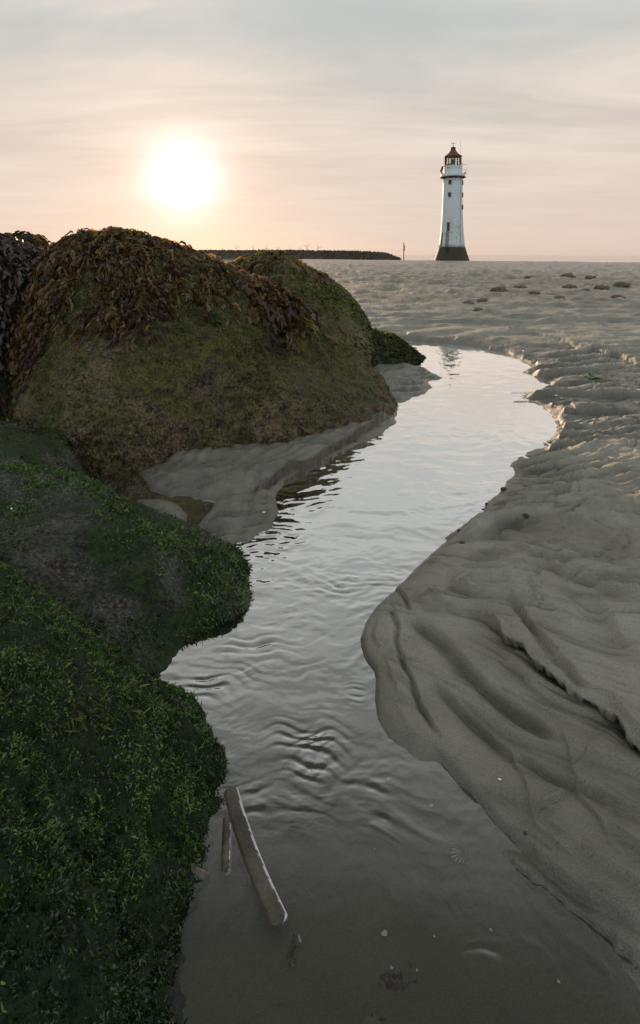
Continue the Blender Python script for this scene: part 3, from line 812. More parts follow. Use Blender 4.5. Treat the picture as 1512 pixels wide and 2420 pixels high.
def fuzz(rock, N, cond, length, width, mat, parent, name='algae', seed=1, down=.8, lift=.6, K=3, curl=.6, tone_scale=9, gravity=.3, wob=.5, tones=None, var=(.5, 1.5), comb=0.0):
    p = pick(rock, N, cond, seed); n = rock.normal(p); rg = np.random.default_rng(seed+1)
    g = np.array([0, 0, -1.0])[None, :]-n*(-n[:, 2:3]); g /= np.linalg.norm(g, axis=1)[:, None]+1e-6
    d = g*down+n*lift+rg.normal(size=n.shape)*.45*(1-comb*.7)
    if comb:
        for a_ in range(3): d[:, a_] += comb*1.8*fbm3(p*26+31*a_+seed, 2)
    d = d-n*np.minimum((d*n).sum(1), 0)[:, None]; d /= np.linalg.norm(d, axis=1)[:, None]
    tone = np.clip(.45+.5*fbm3(p*tone_scale+seed, 3)+rg.normal(size=len(p))*.20, 0, 1)
    if tones is not None: tone = np.clip(tone+tones(p), 0, 1)
    return ribbons(name, p-n*.0015, d, n, length*rg.uniform(*var, len(p)), width*rg.uniform(.6, 1.5, len(p)), mat, parent, K, curl, gravity, tone, wob, .3, seed+2)

def straps(rock, N, cond, length, width, mat, name, parent=None, K=9, seed=1, lift=(.004, .03), wander=.55, tone_scale=4, fork=True, slide=.9):
    """long flat weed that lies over the rock and runs downhill, each strap forking once"""
    rg = np.random.default_rng(seed)
    p0 = pick(rock, N, cond, seed); N = len(p0)
    L = length*rg.uniform(.5, 1.4, N); Wd = width*rg.uniform(.6, 1.4, N); off = rg.uniform(lift[0], lift[1], N)
    tone = np.clip(.45+.45*fbm3(p0*tone_scale, 3)+rg.normal(size=N)*.22, 0, 1)
    allV = []; allT = []
    def walk(p, h, L, Wd, off, K, t0):
        n_ = len(p); V = np.zeros((n_, K+1, 2, 3)); mid = []
        twist = rg.normal(size=n_)*.5
        for k in range(K+1):
            t = k/K; nn = rock.normal(p)
            g = np.array([0, 0, -1.0])+nn*nn[:, 2:3]; g /= np.linalg.norm(g, axis=1)[:, None]+.15
            h = h*.75+g*slide*.35+rg.normal(size=(n_, 3))*wander*.35; h = h-nn*(h*nn).sum(1)[:, None]
            h /= np.linalg.norm(h, axis=1)[:, None]+1e-9
            s = np.cross(h, nn); twist = twist+rg.normal(size=n_)*.35
            s = s*np.cos(twist)[:, None]+nn*np.sin(twist)[:, None]
            wk = Wd*(.45+.75*math.sin(PI*min(1., .12+.80*t)))*.5
            if k == K: wk = wk*.45
            q = p+nn*(off*(.5+.8*math.sin(PI*t))+.3*Wd*np.abs(np.sin(twist)))[:, None]
            V[:, k, 0] = q-s*wk[:, None]; V[:, k, 1] = q+s*wk[:, None]
            mid.append((p.copy(), h.copy()))
            p = rock.project(p+h*(L/K)[:, None])
        return V, mid
    h0 = rg.normal(size=(N, 3)); h0 /= np.linalg.norm(h0, axis=1)[:, None]
    V1, mid = walk(p0, h0, L, Wd, off, K, 0)
    res = [(V1, tone, K)]
    if fork:
        pm, hm = mid[K//2]; nn = rock.normal(pm)
        hs = hm+np.cross(hm, nn)*rg.choice([-1, 1], N)[:, None]*.9
        V2, _ = walk(pm, hs, L*.5, Wd*.85, off, K//2+1, .5); res.append((V2, tone, K//2+1))
    Vs = []; Fs = []; Ts = []; base = 0
    for V, tn, K_ in res:
        n_ = len(V); b = base+(np.arange(n_)*(K_+1)*2)[:, None]; k = np.arange(K_)[None, :]*2
        Fs.append(np.stack([b+k, b+k+1, b+k+3, b+k+2], -1).reshape(-1, 4)); Vs.append(V.reshape(-1, 3)); Ts.append(np.repeat(tn, (K_+1)*2)); base += n_*(K_+1)*2
    return raw_mesh(name, np.vstack(Vs), np.vstack(Fs), mat, parent, True, {'tone': np.concatenate(Ts)})

def px_of(p): return to_px(p[:, 0], p[:, 1], p[:, 2])

# --- the largest boulder
big = Rock((-.62, 2.55, .20), [WY(*a) for a in [
    (150, 585, 2.55), (240, 562, 2.55), (310, 568, 2.6), (420, 602, 2.62), (520, 652, 2.62), (600, 690, 2.62), (690, 742, 2.62), (770, 800, 2.6), (840, 856, 2.6), (900, 915, 2.58), (928, 975, 2.52),
    (95, 650, 2.5), (62, 740, 2.4), (45, 850, 2.3), (35, 1000, 2.1),
    (928, 1010, 2.42), (800, 1045, 2.18), (640, 1078, 2.02), (500, 1085, 1.97), (400, 1115, 1.90), (300, 1150, 1.80), (150, 1160, 1.76), (60, 1130, 1.85),
    (480, 850, 2.12), (300, 850, 2.02), (650, 880, 2.22), (800, 930, 2.33), (200, 700, 2.28), (450, 700, 2.38), (600, 790, 2.38), (150, 1000, 1.83), (400, 1000, 1.93), (600, 1000, 2.05), (150, 850, 2.06), (740, 880, 2.40)]]
    + [(-.6, 3.35, .2), (-1.35, 3.1, .2), (-.05, 3.0, 0), (-.6, 3.2, .5), (-1.2, 3.0, .5), (.15, 2.9, -.05), (-.5, 2.5, -.35), (0, 2.5, -.3), (-1.1, 2.3, -.3)],
    rough=(.032, 3.4, .040, 9.0), seed=2)
t = empty('boulder', tuple(big.C)); 
def rock_thing(rock, label, group, nlat, nlon, mat, cat='boulder', name='boulder'):
    root = rock.mesh(name, nlat, nlon, mat)
    # origin to the rock's centre
    c = Vector(rock.C); root.data.transform(Matrix.Translation(-c)); root.location = c
    tag(root, label, cat, group); return root
D.objects.remove(t)
def child_of(o, root):
    o.parent = root; o.matrix_parent_inverse = Matrix.Translation(-root.location); return o
GR = 'boulders along the left bank of the stream'
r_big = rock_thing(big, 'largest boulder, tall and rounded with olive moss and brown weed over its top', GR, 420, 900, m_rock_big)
vis = lambda p: (p[:, 1] < 3.0) & (p[:, 2] > -.02)
def c_big(p):
    m = fbm3(p*3.2, 3)+.6*fbm3(p*14+5, 2); return np.where(vis(p), np.clip(.20+m*2.0+(p[:, 2]-.2)*1.0, .01, 1), 0)
child_of(fuzz(big, 90000, c_big, .010, .0022, m_moss, None, 'moss', 21, .9, .5, 3), r_big)
def c_top(p):
    px, py = px_of(p); f = fbm3(p*4.5+3, 2)
    lim = np.interp(px, [0, 80, 150, 300, 420, 520, 600, 700, 760], [900, 860, 730, 740, 720, 735, 730, 700, 640])
    a = sstep(70, -90, py-lim-90*f)*sstep(760, 690, px)
    dens = np.interp(px, [0, 330, 420, 560, 640, 740], [1, .9, .30, .25, .8, .5])
    return np.where(vis(p), a*dens*(f > -.28), 0)
wr = straps(big, 3400, c_top, .055, .0095, m_wrack, 'seaweed', seed=31, lift=(.002, .024), slide=1.2, tone_scale=12)
tag(wr, 'thick brown wrack seaweed draped over the top of the largest boulder', 'seaweed', 'brown seaweed on the boulders', 'stuff')
wr = straps(big, 3000, c_top, .115, .0055, m_wrack, 'seaweed', seed=35, lift=(.002, .016), slide=1.7, wander=.28, tone_scale=10, K=10)
tag(wr, 'long thin brown weed straps trailing down from the crest of the largest boulder', 'seaweed', 'brown seaweed on the boulders', 'stuff')
def c_flank(p):
    px, py = px_of(p); return np.where(vis(p), np.exp(-(((px-655)/60)**2+((py-(px-655)*.55-735)/32)**2)), 0)
wr = straps(big, 260, c_flank, .12, .015, m_wrack, 'seaweed', seed=33, lift=(.006, .03), wander=.3, slide=1.3)
tag(wr, 'fan of glossy brown wrack hanging down the right flank of the largest boulder', 'seaweed', 'brown seaweed on the boulders')
# purple strings
def tuft(cx, cy, rx, ry, N, L, label, seed):
    def c(p):
        px, py = px_of(p); return np.where(vis(p), (((px-cx)/rx)**2+((py-cy)/ry)**2 < 1)*1.0, 0)
    o = straps(big, N, c, L, .0030, m_string, 'seaweed_tuft', seed=seed, K=10, lift=(.003, .022), wander=.22, fork=True, slide=1.8)
    tag(o, label, 'seaweed', 'purple string weed hanging on the largest boulder')
tuft(330, 735, 32, 30, 420, .12, 'widest purple tuft of string weed, below the crest of the largest boulder', 41)
tuft(372, 700, 12, 12, 150, .13, 'narrow long purple tuft of string weed right of the widest tuft', 42)
tuft(235, 745, 30, 20, 260, .11, 'dull purple tuft of string weed left of the widest tuft on the largest boulder', 43)
tuft(490, 740, 22, 20, 150, .09, 'faint reddish tuft of string weed at the middle of the largest boulder', 44)
tuft(620, 790, 22, 26, 190, .13, 'dark reddish tuft of string weed trailing under the wrack fan', 45)
tuft(700, 822, 14, 24, 130, .12, 'thin trailing purple string weed lowest on the right flank of the largest boulder', 46)
tuft(95, 800, 20, 34, 220, .12, 'greyish purple string weed hanging at the left edge of the largest boulder', 47)

# --- boulder behind it
b2 = Rock((-.12, 3.75, .26), [WY(*a) for a in [
    (545, 635, 3.7), (590, 612, 3.7), (640, 602, 3.7), (690, 612, 3.7), (735, 652, 3.7), (775, 692, 3.7), (820, 738, 3.7), (862, 786, 3.7), (892, 840, 3.7),
    (660, 660, 3.35), (730, 720, 3.38), (800, 780, 3.42), (860, 840, 3.5), (700, 800, 3.2), (800, 880, 3.3), (600, 700, 3.35)]]
    + [(-.2, 4.4, .2), (.2, 4.3, 0), (-.8, 4.0, .2), (-.8, 3.6, .1), (-.1, 3.7, -.3), (.3, 3.8, -.15), (-.2, 4.2, .5)],
    rough=(.030, 3.0, .014, 12), seed=7)
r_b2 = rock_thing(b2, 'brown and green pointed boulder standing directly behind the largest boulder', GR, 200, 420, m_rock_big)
child_of(fuzz(b2, 9000, lambda p: np.where((p[:, 2] > -.02) & (p[:, 1] < 4.1), np.clip(.3+fbm3(p*3, 3)*2, .05, 1), 0), .02, .007, m_moss, None, 'moss', 51), r_b2)
wr = straps(b2, 200, lambda p: np.where(p[:, 2] > .55, 1.0, 0), .09, .016, m_wrack, 'seaweed', seed=52, lift=(.002, .012))
tag(wr, 'sparse brown weed lying on the crest of the pointed boulder behind', 'seaweed', 'brown seaweed on the boulders', 'stuff')
# low part to its left, seen in the gap
b2b = Rock((-.72, 4.1, .2), [WY(*a) for a in [(520, 632, 4.1), (545, 630, 4.1), (575, 640, 4.1)]]+[(-1.2, 4.1, .4), (-.7, 4.6, .2), (-.7, 3.7, .3), (-.3, 4.1, .3), (-.7, 4.1, -.2)], rough=(.02, 3, .01, 12), seed=4)
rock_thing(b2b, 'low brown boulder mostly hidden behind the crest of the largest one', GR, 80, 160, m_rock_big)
# --- small mossy boulder at the bend
b3 = Rock((.44, 3.85, -.15), [WY(*a) for a in [(870, 792, 3.8), (905, 793, 3.8), (940, 808, 3.8), (965, 828, 3.8), (985, 852, 3.75), (990, 870, 3.7), (960, 880, 3.55), (910, 880, 3.5), (910, 830, 3.65), (950, 845, 3.65)]]
    + [(.44, 4.15, -.05), (.1, 3.9, .08), (.44, 3.9, -.5), (.2, 4.15, 0), (.75, 4.0, -.15)], rough=(.03, 5, .012, 18), seed=12)
r_b3 = rock_thing(b3, 'small bright green mossy boulder at the bend of the stream', GR, 160, 320, m_rock_mid)
child_of(fuzz(b3, 7000, lambda p: np.where(p[:, 2] > -.01, 1.0, 0), .022, .008, m_moss, None, 'moss', 55, tones=lambda p: p[:, 0]*0-.12), r_b3)
# --- weed-covered boulder at the left edge
b4 = Rock((-1.62, 2.55, .22), [WY(*a) for a in [(-120, 560, 2.6), (-50, 562, 2.6), (0, 575, 2.6), (30, 592, 2.6), (62, 625, 2.6), (95, 660, 2.6), (70, 760, 2.45), (50, 880, 2.3), (30, 980, 2.2), (-100, 980, 2.1), (-50, 800, 2.25), (20, 700, 2.4), (-200, 800, 2.2)]]
    + [(-1.6, 3.2, .2), (-2.3, 2.6, .2), (-1.6, 2.5, -.3), (-1.2, 2.9, .1), (-2.1, 2.2, .1), (-1.5, 2.0, -.1)], rough=(.035, 3, .014, 13), seed=16)
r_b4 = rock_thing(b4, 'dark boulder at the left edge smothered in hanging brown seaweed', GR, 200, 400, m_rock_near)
wr = straps(b4, 1300, lambda p: np.where((p[:, 2] > .2) & (p[:, 1] < 2.9) & (p[:, 0] > -2.1), np.clip(.2+(p[:, 2]-.15)*3, .1, 1), 0), .10, .010, m_wrackd, 'seaweed', seed=61, lift=(.003, .025))
tag(wr, 'hanging brown seaweed covering the boulder at the left edge', 'seaweed', 'brown seaweed on the boulders', 'stuff')
wr = straps(b4, 1300, lambda p: np.where((p[:, 2] > .0) & (p[:, 1] < 2.9) & (p[:, 0] > -2.1), 1, 0), .12, .006, m_string, 'seaweed', seed=62, lift=(.004, .02), slide=1.6, wander=.3)
tag(wr, 'dark stringy weed low on the boulder at the left edge', 'seaweed', 'brown seaweed on the boulders', 'stuff')
b5 = Rock((-2.25, 4.4, .45), [WY(*a) for a in [(12, 572, 4.4), (35, 560, 4.4), (62, 557, 4.4), (90, 566, 4.4), (108, 584, 4.4), (120, 620, 4.4), (-20, 600, 4.4), (60, 590, 4.15)]] + [(-2.2, 4.9, .4), (-2.2, 4.4, -.2), (-2.2, 3.9, .1), (-1.8, 4.3, 0), (-2.8, 4.3, 0), (-2.25, 4.8, .05)], rough=(.03, 4, .03, 16), seed=19)
rock_thing(b5, 'small dark rounded boulder on the skyline at far left', GR, 110, 220, m_rock_near)
wr = straps(b5, 260, lambda p: np.where((p[:, 2] > .6), 1, 0), .10, .018, m_wrack, 'seaweed', seed=63, lift=(.002, .02))
tag(wr, 'small cap of brown weed on the skyline boulder at far left', 'seaweed', 'brown seaweed on the boulders', 'stuff')
# low stones between left boulder and largest
b5b = Rock((-1.35, 3.1, .35), [WY(*a) for a in [(70, 612, 3.1), (100, 600, 3.1), (135, 598, 3.1), (60, 640, 3.0), (100, 640, 2.95)]] + [(-1.35, 3.5, .3), (-1.35, 3.1, -.1), (-1.1, 3.1, .3), (-1.75, 3.1, .4), (-1.35, 2.8, .2)], rough=(.03, 5, .012, 16), seed=23)
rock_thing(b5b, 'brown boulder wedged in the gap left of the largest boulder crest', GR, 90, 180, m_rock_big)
# --- small boulder left, above the middle one
b6 = Rock((-.98, 1.78, -.25), [WY(*a) for a in [(-40, 1035, 1.75), (0, 1026, 1.75), (50, 1030, 1.75), (100, 1020, 1.75), (135, 1034, 1.75), (160, 1070, 1.75), (185, 1105, 1.75), (205, 1130, 1.75), (225, 1160, 1.72),
    (50, 1060, 1.6), (120, 1080, 1.6), (0, 1100, 1.5), (200, 1160, 1.6)]] + [(-1.0, 2.1, .02), (-1.5, 1.8, .1), (-1.0, 1.8, -.5), (-.75, 2.0, -.02), (-1.2, 1.4, .05), (-.65, 1.55, -.15), (-.55, 1.8, -.2)], rough=(.022, 5, .009, 20), seed=28)
r_b6 = rock_thing(b6, 'small smooth green and grey boulder at the left edge under the largest one', GR, 190, 380, m_rock_mid)
child_of(fuzz(b6, 7000, lambda p: np.where(p[:, 2] > -.02, np.clip(.1+fbm3(p*4+2, 3)*2.5+(p[:, 0]+.95)*1.2, .02, 1), 0), .012, .004, m_moss, None, 'moss', 57, tones=lambda p: p[:, 0]*0-.12), r_b6)
# --- middle boulder
b7 = Rock((-.55, 1.30, -.35), [WY(*a) for a in [(-60, 1100, 1.4), (0, 1104, 1.4), (60, 1106, 1.4), (120, 1112, 1.4), (200, 1136, 1.4), (262, 1165, 1.4), (310, 1192, 1.34), (360, 1232, 1.28), (410, 1282, 1.22), (455, 1318, 1.19), (525, 1365, 1.16), (575, 1400, 1.15), (598, 1425, 1.15),
    (200, 1380, 1.06), (310, 1400, 1.06), (100, 1280, 1.12), (390, 1400, 1.08), (300, 1280, 1.16), (150, 1200, 1.26), (470, 1410, 1.11), (30, 1400, 1.0), (150, 1500, .95), (300, 1500, .98), (0, 1230, 1.2), (400, 1500, 1.02)]]
    + [WZ(*a) for a in [(598, 1428, -.03), (590, 1445, -.02), (555, 1464, -.006), (500, 1494, -.004), (440, 1530, -.004), (400, 1572, -.004), (352, 1612, -.004), (250, 1640, 0), (610, 1410, -.08), (560, 1500, -.10), (450, 1560, -.10)]]
    + [(-.5, 1.6, -.06), (-1.1, 1.4, .12), (-.55, 1.25, -.6), (-.95, 1.0, .08), (-.3, 1.48, -.06), (-.9, 1.6, .03), (-.7, 1.5, .10), (-.55, 1.48, .05), (-.9, 1.9, -.1), (-1.3, 1.3, -.1), (-.9, .8, -.05), (-.1, 1.3, -.3), (-.5, .8, -.25), (-.2, .95, -.2)], rough=(.013, 6, .012, 20), seed=33, c=.18)
r_b7 = rock_thing(b7, 'middle boulder of bare grey stone edged with green algae, sloping into the stream', GR, 420, 840, m_rock_mid)
def c_b7(p):
    px, py = px_of(p); m = fbm3(p*7+1, 3)
    edge = np.exp(-((py-np.interp(px, [0, 200, 400, 600], [1105, 1135, 1280, 1425]))/28)**2)
    low = np.exp(-(((px-290)/150)**2+((py-1500)/70)**2))
    tip = sstep(400, 470, px)
    mid = np.exp(-((py-(1195+.1*px))/22)**2)*sstep(330, 200, px)
    return np.where(p[:, 2] > -.01, np.clip((m*2.2+edge*1.0+low*.8+tip*.9+mid*.7-.15), 0, 1), 0)
def t_b7(p):
    px, py = px_of(p); return .45*fbm3(p*40+9, 2)+ .15*np.exp(-((py-np.interp(px, [0, 200, 400, 600], [1105, 1135, 1280, 1425]))/30)**2)-.15*sstep(1430, 1500, py)
child_of(fuzz(b7, 70000, c_b7, .011, .0017, m_lettuce, None, 'algae', 71, .9, .2, 4, curl=1.4, wob=1.3, comb=1.0, tones=lambda p: t_b7(p)+.08), r_b7)

# --- near boulder, thick with sea lettuce
b8 = Rock((-.50, .60, -.35), [WY(*a) for a in [(-100, 1300, .96), (0, 1352, .95), (100, 1424, .93), (200, 1512, .91), (300, 1592, .88), (400, 1655, .85), (470, 1706, .83), (515, 1762, .805)]]
    + [WZ(*a) for a in [(528, 1835, -.004), (497, 1950, -.004), (440, 2060, -.004), (410, 2250, -.004), (392, 2419, -.004), (380, 2800, -.004)]]
    + [WZ(*a) for a in [(250, 1800, .115), (100, 1700, .185), (100, 2100, .155), (300, 2100, .070), (50, 2400, .12), (300, 2350, .038), (0, 1500, .20), (200, 1600, .150), (400, 1800, .055), (470, 1850, .022), (350, 1720, .090), (420, 2000, .022), (200, 1950, .115), (380, 1900, .05)]]
    + [(-.9, .6, .17), (-.9, .95, .14), (-.6, .6, .225), (-.45, .35, .17), (-.5, .6, -.6), (-.25, .2, .02), (-.55, 1.08, -.02), (-.75, 1.1, .06), (-.5, .0, .02), (-.9, .2, .1), (-.08, .6, -.15), (-.2, .88, -.1), (-.4, .96, -.01), (-1.2, .6, -.1)],
    rough=(.020, 8, .018, 20), seed=41, c=.2)
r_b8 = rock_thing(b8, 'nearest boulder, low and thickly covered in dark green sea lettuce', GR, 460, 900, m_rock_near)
def c_b8(p):
    px, py = px_of(p); m = fbm3(p*9+4, 3)
    return np.where((p[:, 2] > -.004) & (p[:, 1] > .25) & (p[:, 0] > -.85), np.clip(.65+m*1.6, .10, 1), 0)
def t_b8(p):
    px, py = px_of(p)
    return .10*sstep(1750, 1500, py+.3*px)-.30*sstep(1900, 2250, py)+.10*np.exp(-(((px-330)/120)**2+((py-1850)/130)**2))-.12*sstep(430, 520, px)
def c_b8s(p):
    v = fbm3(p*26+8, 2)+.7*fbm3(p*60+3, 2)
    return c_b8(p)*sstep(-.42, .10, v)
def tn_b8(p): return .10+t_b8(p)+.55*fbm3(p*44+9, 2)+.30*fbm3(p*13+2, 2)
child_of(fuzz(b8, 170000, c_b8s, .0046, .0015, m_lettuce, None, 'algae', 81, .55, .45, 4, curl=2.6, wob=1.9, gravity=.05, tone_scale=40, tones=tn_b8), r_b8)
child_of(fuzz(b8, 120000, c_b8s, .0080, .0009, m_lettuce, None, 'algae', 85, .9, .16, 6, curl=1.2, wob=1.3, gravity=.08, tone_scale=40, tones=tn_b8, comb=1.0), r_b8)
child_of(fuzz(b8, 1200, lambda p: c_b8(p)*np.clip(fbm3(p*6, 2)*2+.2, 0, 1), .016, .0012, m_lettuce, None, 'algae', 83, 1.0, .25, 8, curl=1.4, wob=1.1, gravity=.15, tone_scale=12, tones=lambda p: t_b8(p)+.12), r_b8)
child_of(fuzz(b8, 9000, lambda p: np.where((px_of(p)[1] < 1720) & (p[:, 2] > .03) & (p[:, 0] > -.8), np.clip(.3+fbm3(p*8, 2)*2, 0, 1), 0), .012, .0016, m_moss, None, 'moss', 84, 1.0, .3, 5), r_b8)

# ------------------------------------------------------------------ lighthouse
LY = 147.0
lp = WY(1067, 616, LY)
LX = lp[0]; LZ = -.80
lh = empty('lighthouse', (LX, LY, LZ))
tag(lh, 'tall white lighthouse with a dark base and rusty red lantern roof at the water edge', 'lighthouse')
k_ = .0169
def yz(y): return (1892-y)*k_
prof_base = [(4.55, -1.2), (4.46, 0.0), (4.30, .5), (4.05, 1.2), (3.82, 1.9), (3.60, 2.6), (3.42, 3.15), (3.34, 3.42)]
MB().lathe(prof_base, 64).build('base', m_base, lh, True)
tw = [(3.30, 3.42), (3.18, 4.3), (3.05, 5.4), (2.92, 6.8), (2.80, 8.3), (2.70, 10.0), (2.60, 12.0), (2.52, 14.5), (2.46, 17.0), (2.43, 19.6), (2.42, 20.4), (2.50, 20.42), (2.50, 20.6)]
def tr_at(z): return float(np.interp(z, [a[1] for a in tw[:-2]], [a[0] for a in tw[:-2]]))
MB().lathe(tw, 64).build('tower', m_paint, lh, True)
gal = MB(); gal.lathe([(2.5, 20.6), (2.75, 20.8), (3.15, 20.95), (3.25, 21.0), (3.25, 21.12), (3.0, 21.12)], 64).build('gallery', m_base, lh)
MB().lathe([(2.98, 21.12), (3.02, 21.2), (3.02, 21.85), (2.96, 21.9), (2.7, 21.9)], 64).build('parapet', m_paint, lh, True)
MB().lathe([(2.28, 21.9), (2.28, 23.75), (2.42, 23.8), (2.42, 23.9), (2.2, 23.9)], 64).build('drum', m_paint, lh)
rf = MB(); rf.lathe([(2.1, 26.12), (2.22, 26.25), (2.18, 26.4), (1.75, 26.62), (1.30, 27.0), (.95, 27.4), (.72, 27.75), (.62, 27.9)], 48); rf.lathe([(.60, 27.9), (.60, 28.35), (.68, 28.42), (.50, 28.6), (.1, 28.75)], 32)
roof = rf.build('roof', m_rust, lh, True)
vn = MB(); vn.tube([(0, 0, 28.7), (0, 0, 29.7)], .06); vn.box((0, 0, 29.55), (1.0, .06, .06)); vn.box((-.45, 0, 29.6), (.16, .05, .22)); vn.box((.45, 0, 29.6), (.1, .05, .25)); vn.build('weather_vane', m_iron, lh)
bars = MB()
for i in range(16):
    a = 2*PI*i/16; bars.tube([(2.05*math.cos(a), 2.05*math.sin(a), 23.9), (2.05*math.cos(a), 2.05*math.sin(a), 26.2)], .055 if i % 2 else .10, 6)
for z in (24.35, 24.8, 25.25, 25.7, 26.15):
    ring = [(2.05*math.cos(2*PI*j/40), 2.05*math.sin(2*PI*j/40), z) for j in range(41)]; bars.tube(ring, .035, 5, False)
lan = bars.build('lantern_cage', m_bars, lh)
MB().lathe([(1.99, 23.9), (1.99, 26.1)], 48, close=False).build('glazing', m_glass, lh, True)
lm = MB(); lm.lathe([(.32, 23.9), (.32, 25.6), (.20, 25.65), (.05, 25.7)], 16); lm.build('lamp_column', m_rust, lh)
MB().box((-1.2, -1.0, 24.1), (.9, .6, .45)).build('locker', m_iron, lh); MB().box((1.1, -1.0, 24.05), (1.0, .6, .3)).build('locker', m_iron, lh)
rl = MB()
for r_, z0, z1, nn in ((2.45, 23.9, 24.55, 18), ):
    for i in range(nn):
        a = 2*PI*i/nn; rl.tube([(r_*math.cos(a), r_*math.sin(a), z0), (r_*math.cos(a), r_*math.sin(a), z1)], .03, 5)
    rl.tube([(r_*math.cos(2*PI*j/40), r_*math.sin(2*PI*j/40), z1) for j in range(41)], .03, 5, False)
rl.box((2.9, -.3, 24.2), (.9, .07, .07)); MB().box((3.35, -.3, 22.0), (.9, .07, .07)).build('spar', m_grey, lh)
rl.build('railing', m_grey, lh)
# small slits in the drum, openings in the tower
def on_tower(ang, z, w_, h_, mat, name, parent, rad=None, dep=.16, frame=True):
    r_ = rad if rad else tr_at(z)
    c_, s_ = math.cos(ang), math.sin(ang); R = Matrix.Rotation(ang-PI/2, 3, 'Z')
    m = MB(); m.box((c_*(r_+.0), s_*(r_+.0), z), (w_, dep, h_), M=R); o = m.build(name, mat, parent)
    if frame:
        f = MB(); q = r_+.02
        for dx, dz, ww, hh in ((0, h_/2+.06, w_+.24, .12), (0, -h_/2-.06, w_+.30, .12), (-w_/2-.06, 0, .12, h_), (w_/2+.06, 0, .12, h_)):
            f.box(Vector((c_*q, s_*q, z+dz))+R @ Vector((dx, 0, 0)), (ww, dep+.14, hh), M=R)
        f.build('frame', m_grey if mat is not m_door else m_paint, o)
    return o
def ang_for(xpx, z, rad=None):   # crop x -> angle on the camera side
    r_ = rad if rad else tr_at(z); off = (xpx-800)*k_; off = max(-r_*.98, min(r_*.98, off))
    return -math.acos(off/r_)
for xpx, y0, y1, ww in ((732, 705, 758, .55), (728, 885, 940, .55), (931, 705, 760, .55), (930, 885, 937, .55), (929, 1070, 1122, .55)):
    z = yz((y0+y1)/2); on_tower(ang_for(xpx, z), z, ww, (y1-y0)*k_, m_dark, 'window', lh)
z = yz(1384); dr = on_tower(ang_for(714, z), z, .78, 2.15, m_door, 'door', lh)
for i, xpx in enumerate((705, 722, 762, 812, 866, 906, 932)):
    on_tower(ang_for(xpx, 23, 2.28), 23.25+(-.1 if i == 2 else 0), .10 if i > 1 else .2, .33, m_dark, 'slit', lh, rad=2.28, dep=.06, frame=False)
for xpx in (708, 850):
    a = ang_for(xpx, 20, 2.6); m = MB(); m.lathe([(.02, -.16), (.13, -.1), (.16, 0), (.13, .1), (.02, .16)], 12, (2.75*math.cos(a), 2.75*math.sin(a), 20.72)); m.build('floodlight', m_whitep, lh, True)
# ladder to the door, pipes
def surf(xpx, y, extra=.12):
    z = yz(y); r_ = (tr_at(z) if z > 3.42 else float(np.interp(z, [p[1] for p in prof_base], [p[0] for p in prof_base])))+extra
    off = (xpx-800)*k_; off = max(-r_*.995, min(r_*.995, off)); return Vector((off, -math.sqrt(max(r_*r_-off*off, .0)), z))
ld = MB()
Lp = [surf(693-.06*(y-1450), y, .2) for y in range(1450, 1771, 40)]; Rp = [surf(713-.04*(y-1450), y, .2) for y in range(1450, 1771, 40)]
ld.tube(Lp, .045, 5); ld.tube(Rp, .045, 5)
for i in range(22):
    t_ = i/21; y = 1450+t_*310; ld.tube([surf(693-.06*(y-1450), y, .2), surf(713-.04*(y-1450), y, .2)], .035, 5)
ld.build('ladder', m_iron, lh)
MB().tube([surf(684-.07*(y-1450), y, .16) for y in range(1450, 1731, 40)], .05, 5).build('pipe', m_iron, lh)
MB().tube([surf(642-.11*(y-1470), y, .10) for y in range(1470, 1700, 30)], [.05]+[.11]*6+[.08], 6).build('rubbing_post', m_iron, lh)
MB().tube([surf(893, y, .03) for y in range(690, 1690, 50)], .035, 5).build('drain_pipe', m_grey, lh)
# crane-like box and brackets at the gallery
bk = MB(); R_ = Matrix.Rotation(math.radians(20), 3, 'Y'); bk.box((-2.85, -.2, 23.2), (.55, .9, 1.25), M=R_); bk.tube([(-2.6, -.2, 21.5), (-3.25, -.2, 22.7)], .08); bk.tube([(-2.4, -.2, 21.9), (-3.2, -.2, 22.6)], .08)
bk.build('hoist_box', m_bars, lh)
bk = MB(); bk.add([(2.4, -.3, 21.9), (3.1, -.3, 21.9), (3.4, -.3, 23.0), (3.15, -.3, 22.5), (2.4, -.2, 21.9), (3.1, -.2, 21.9), (3.4, -.2, 23.0), (3.15, -.2, 22.5)], [(0, 1, 2, 3), (7, 6, 5, 4), (0, 4, 5, 1), (1, 5, 6, 2), (2, 6, 7, 3), (3, 7, 4, 0)])
bk.tube([(2.3, -.25, 22.9), (3.35, -.25, 22.95)], .035); bk.build('bracket', m_bars, lh)
MB().tube([(1.7, -.4, 23.9), (1.72, -.4, 30.2)], .03, 5).build('aerial', m_iron, lh)

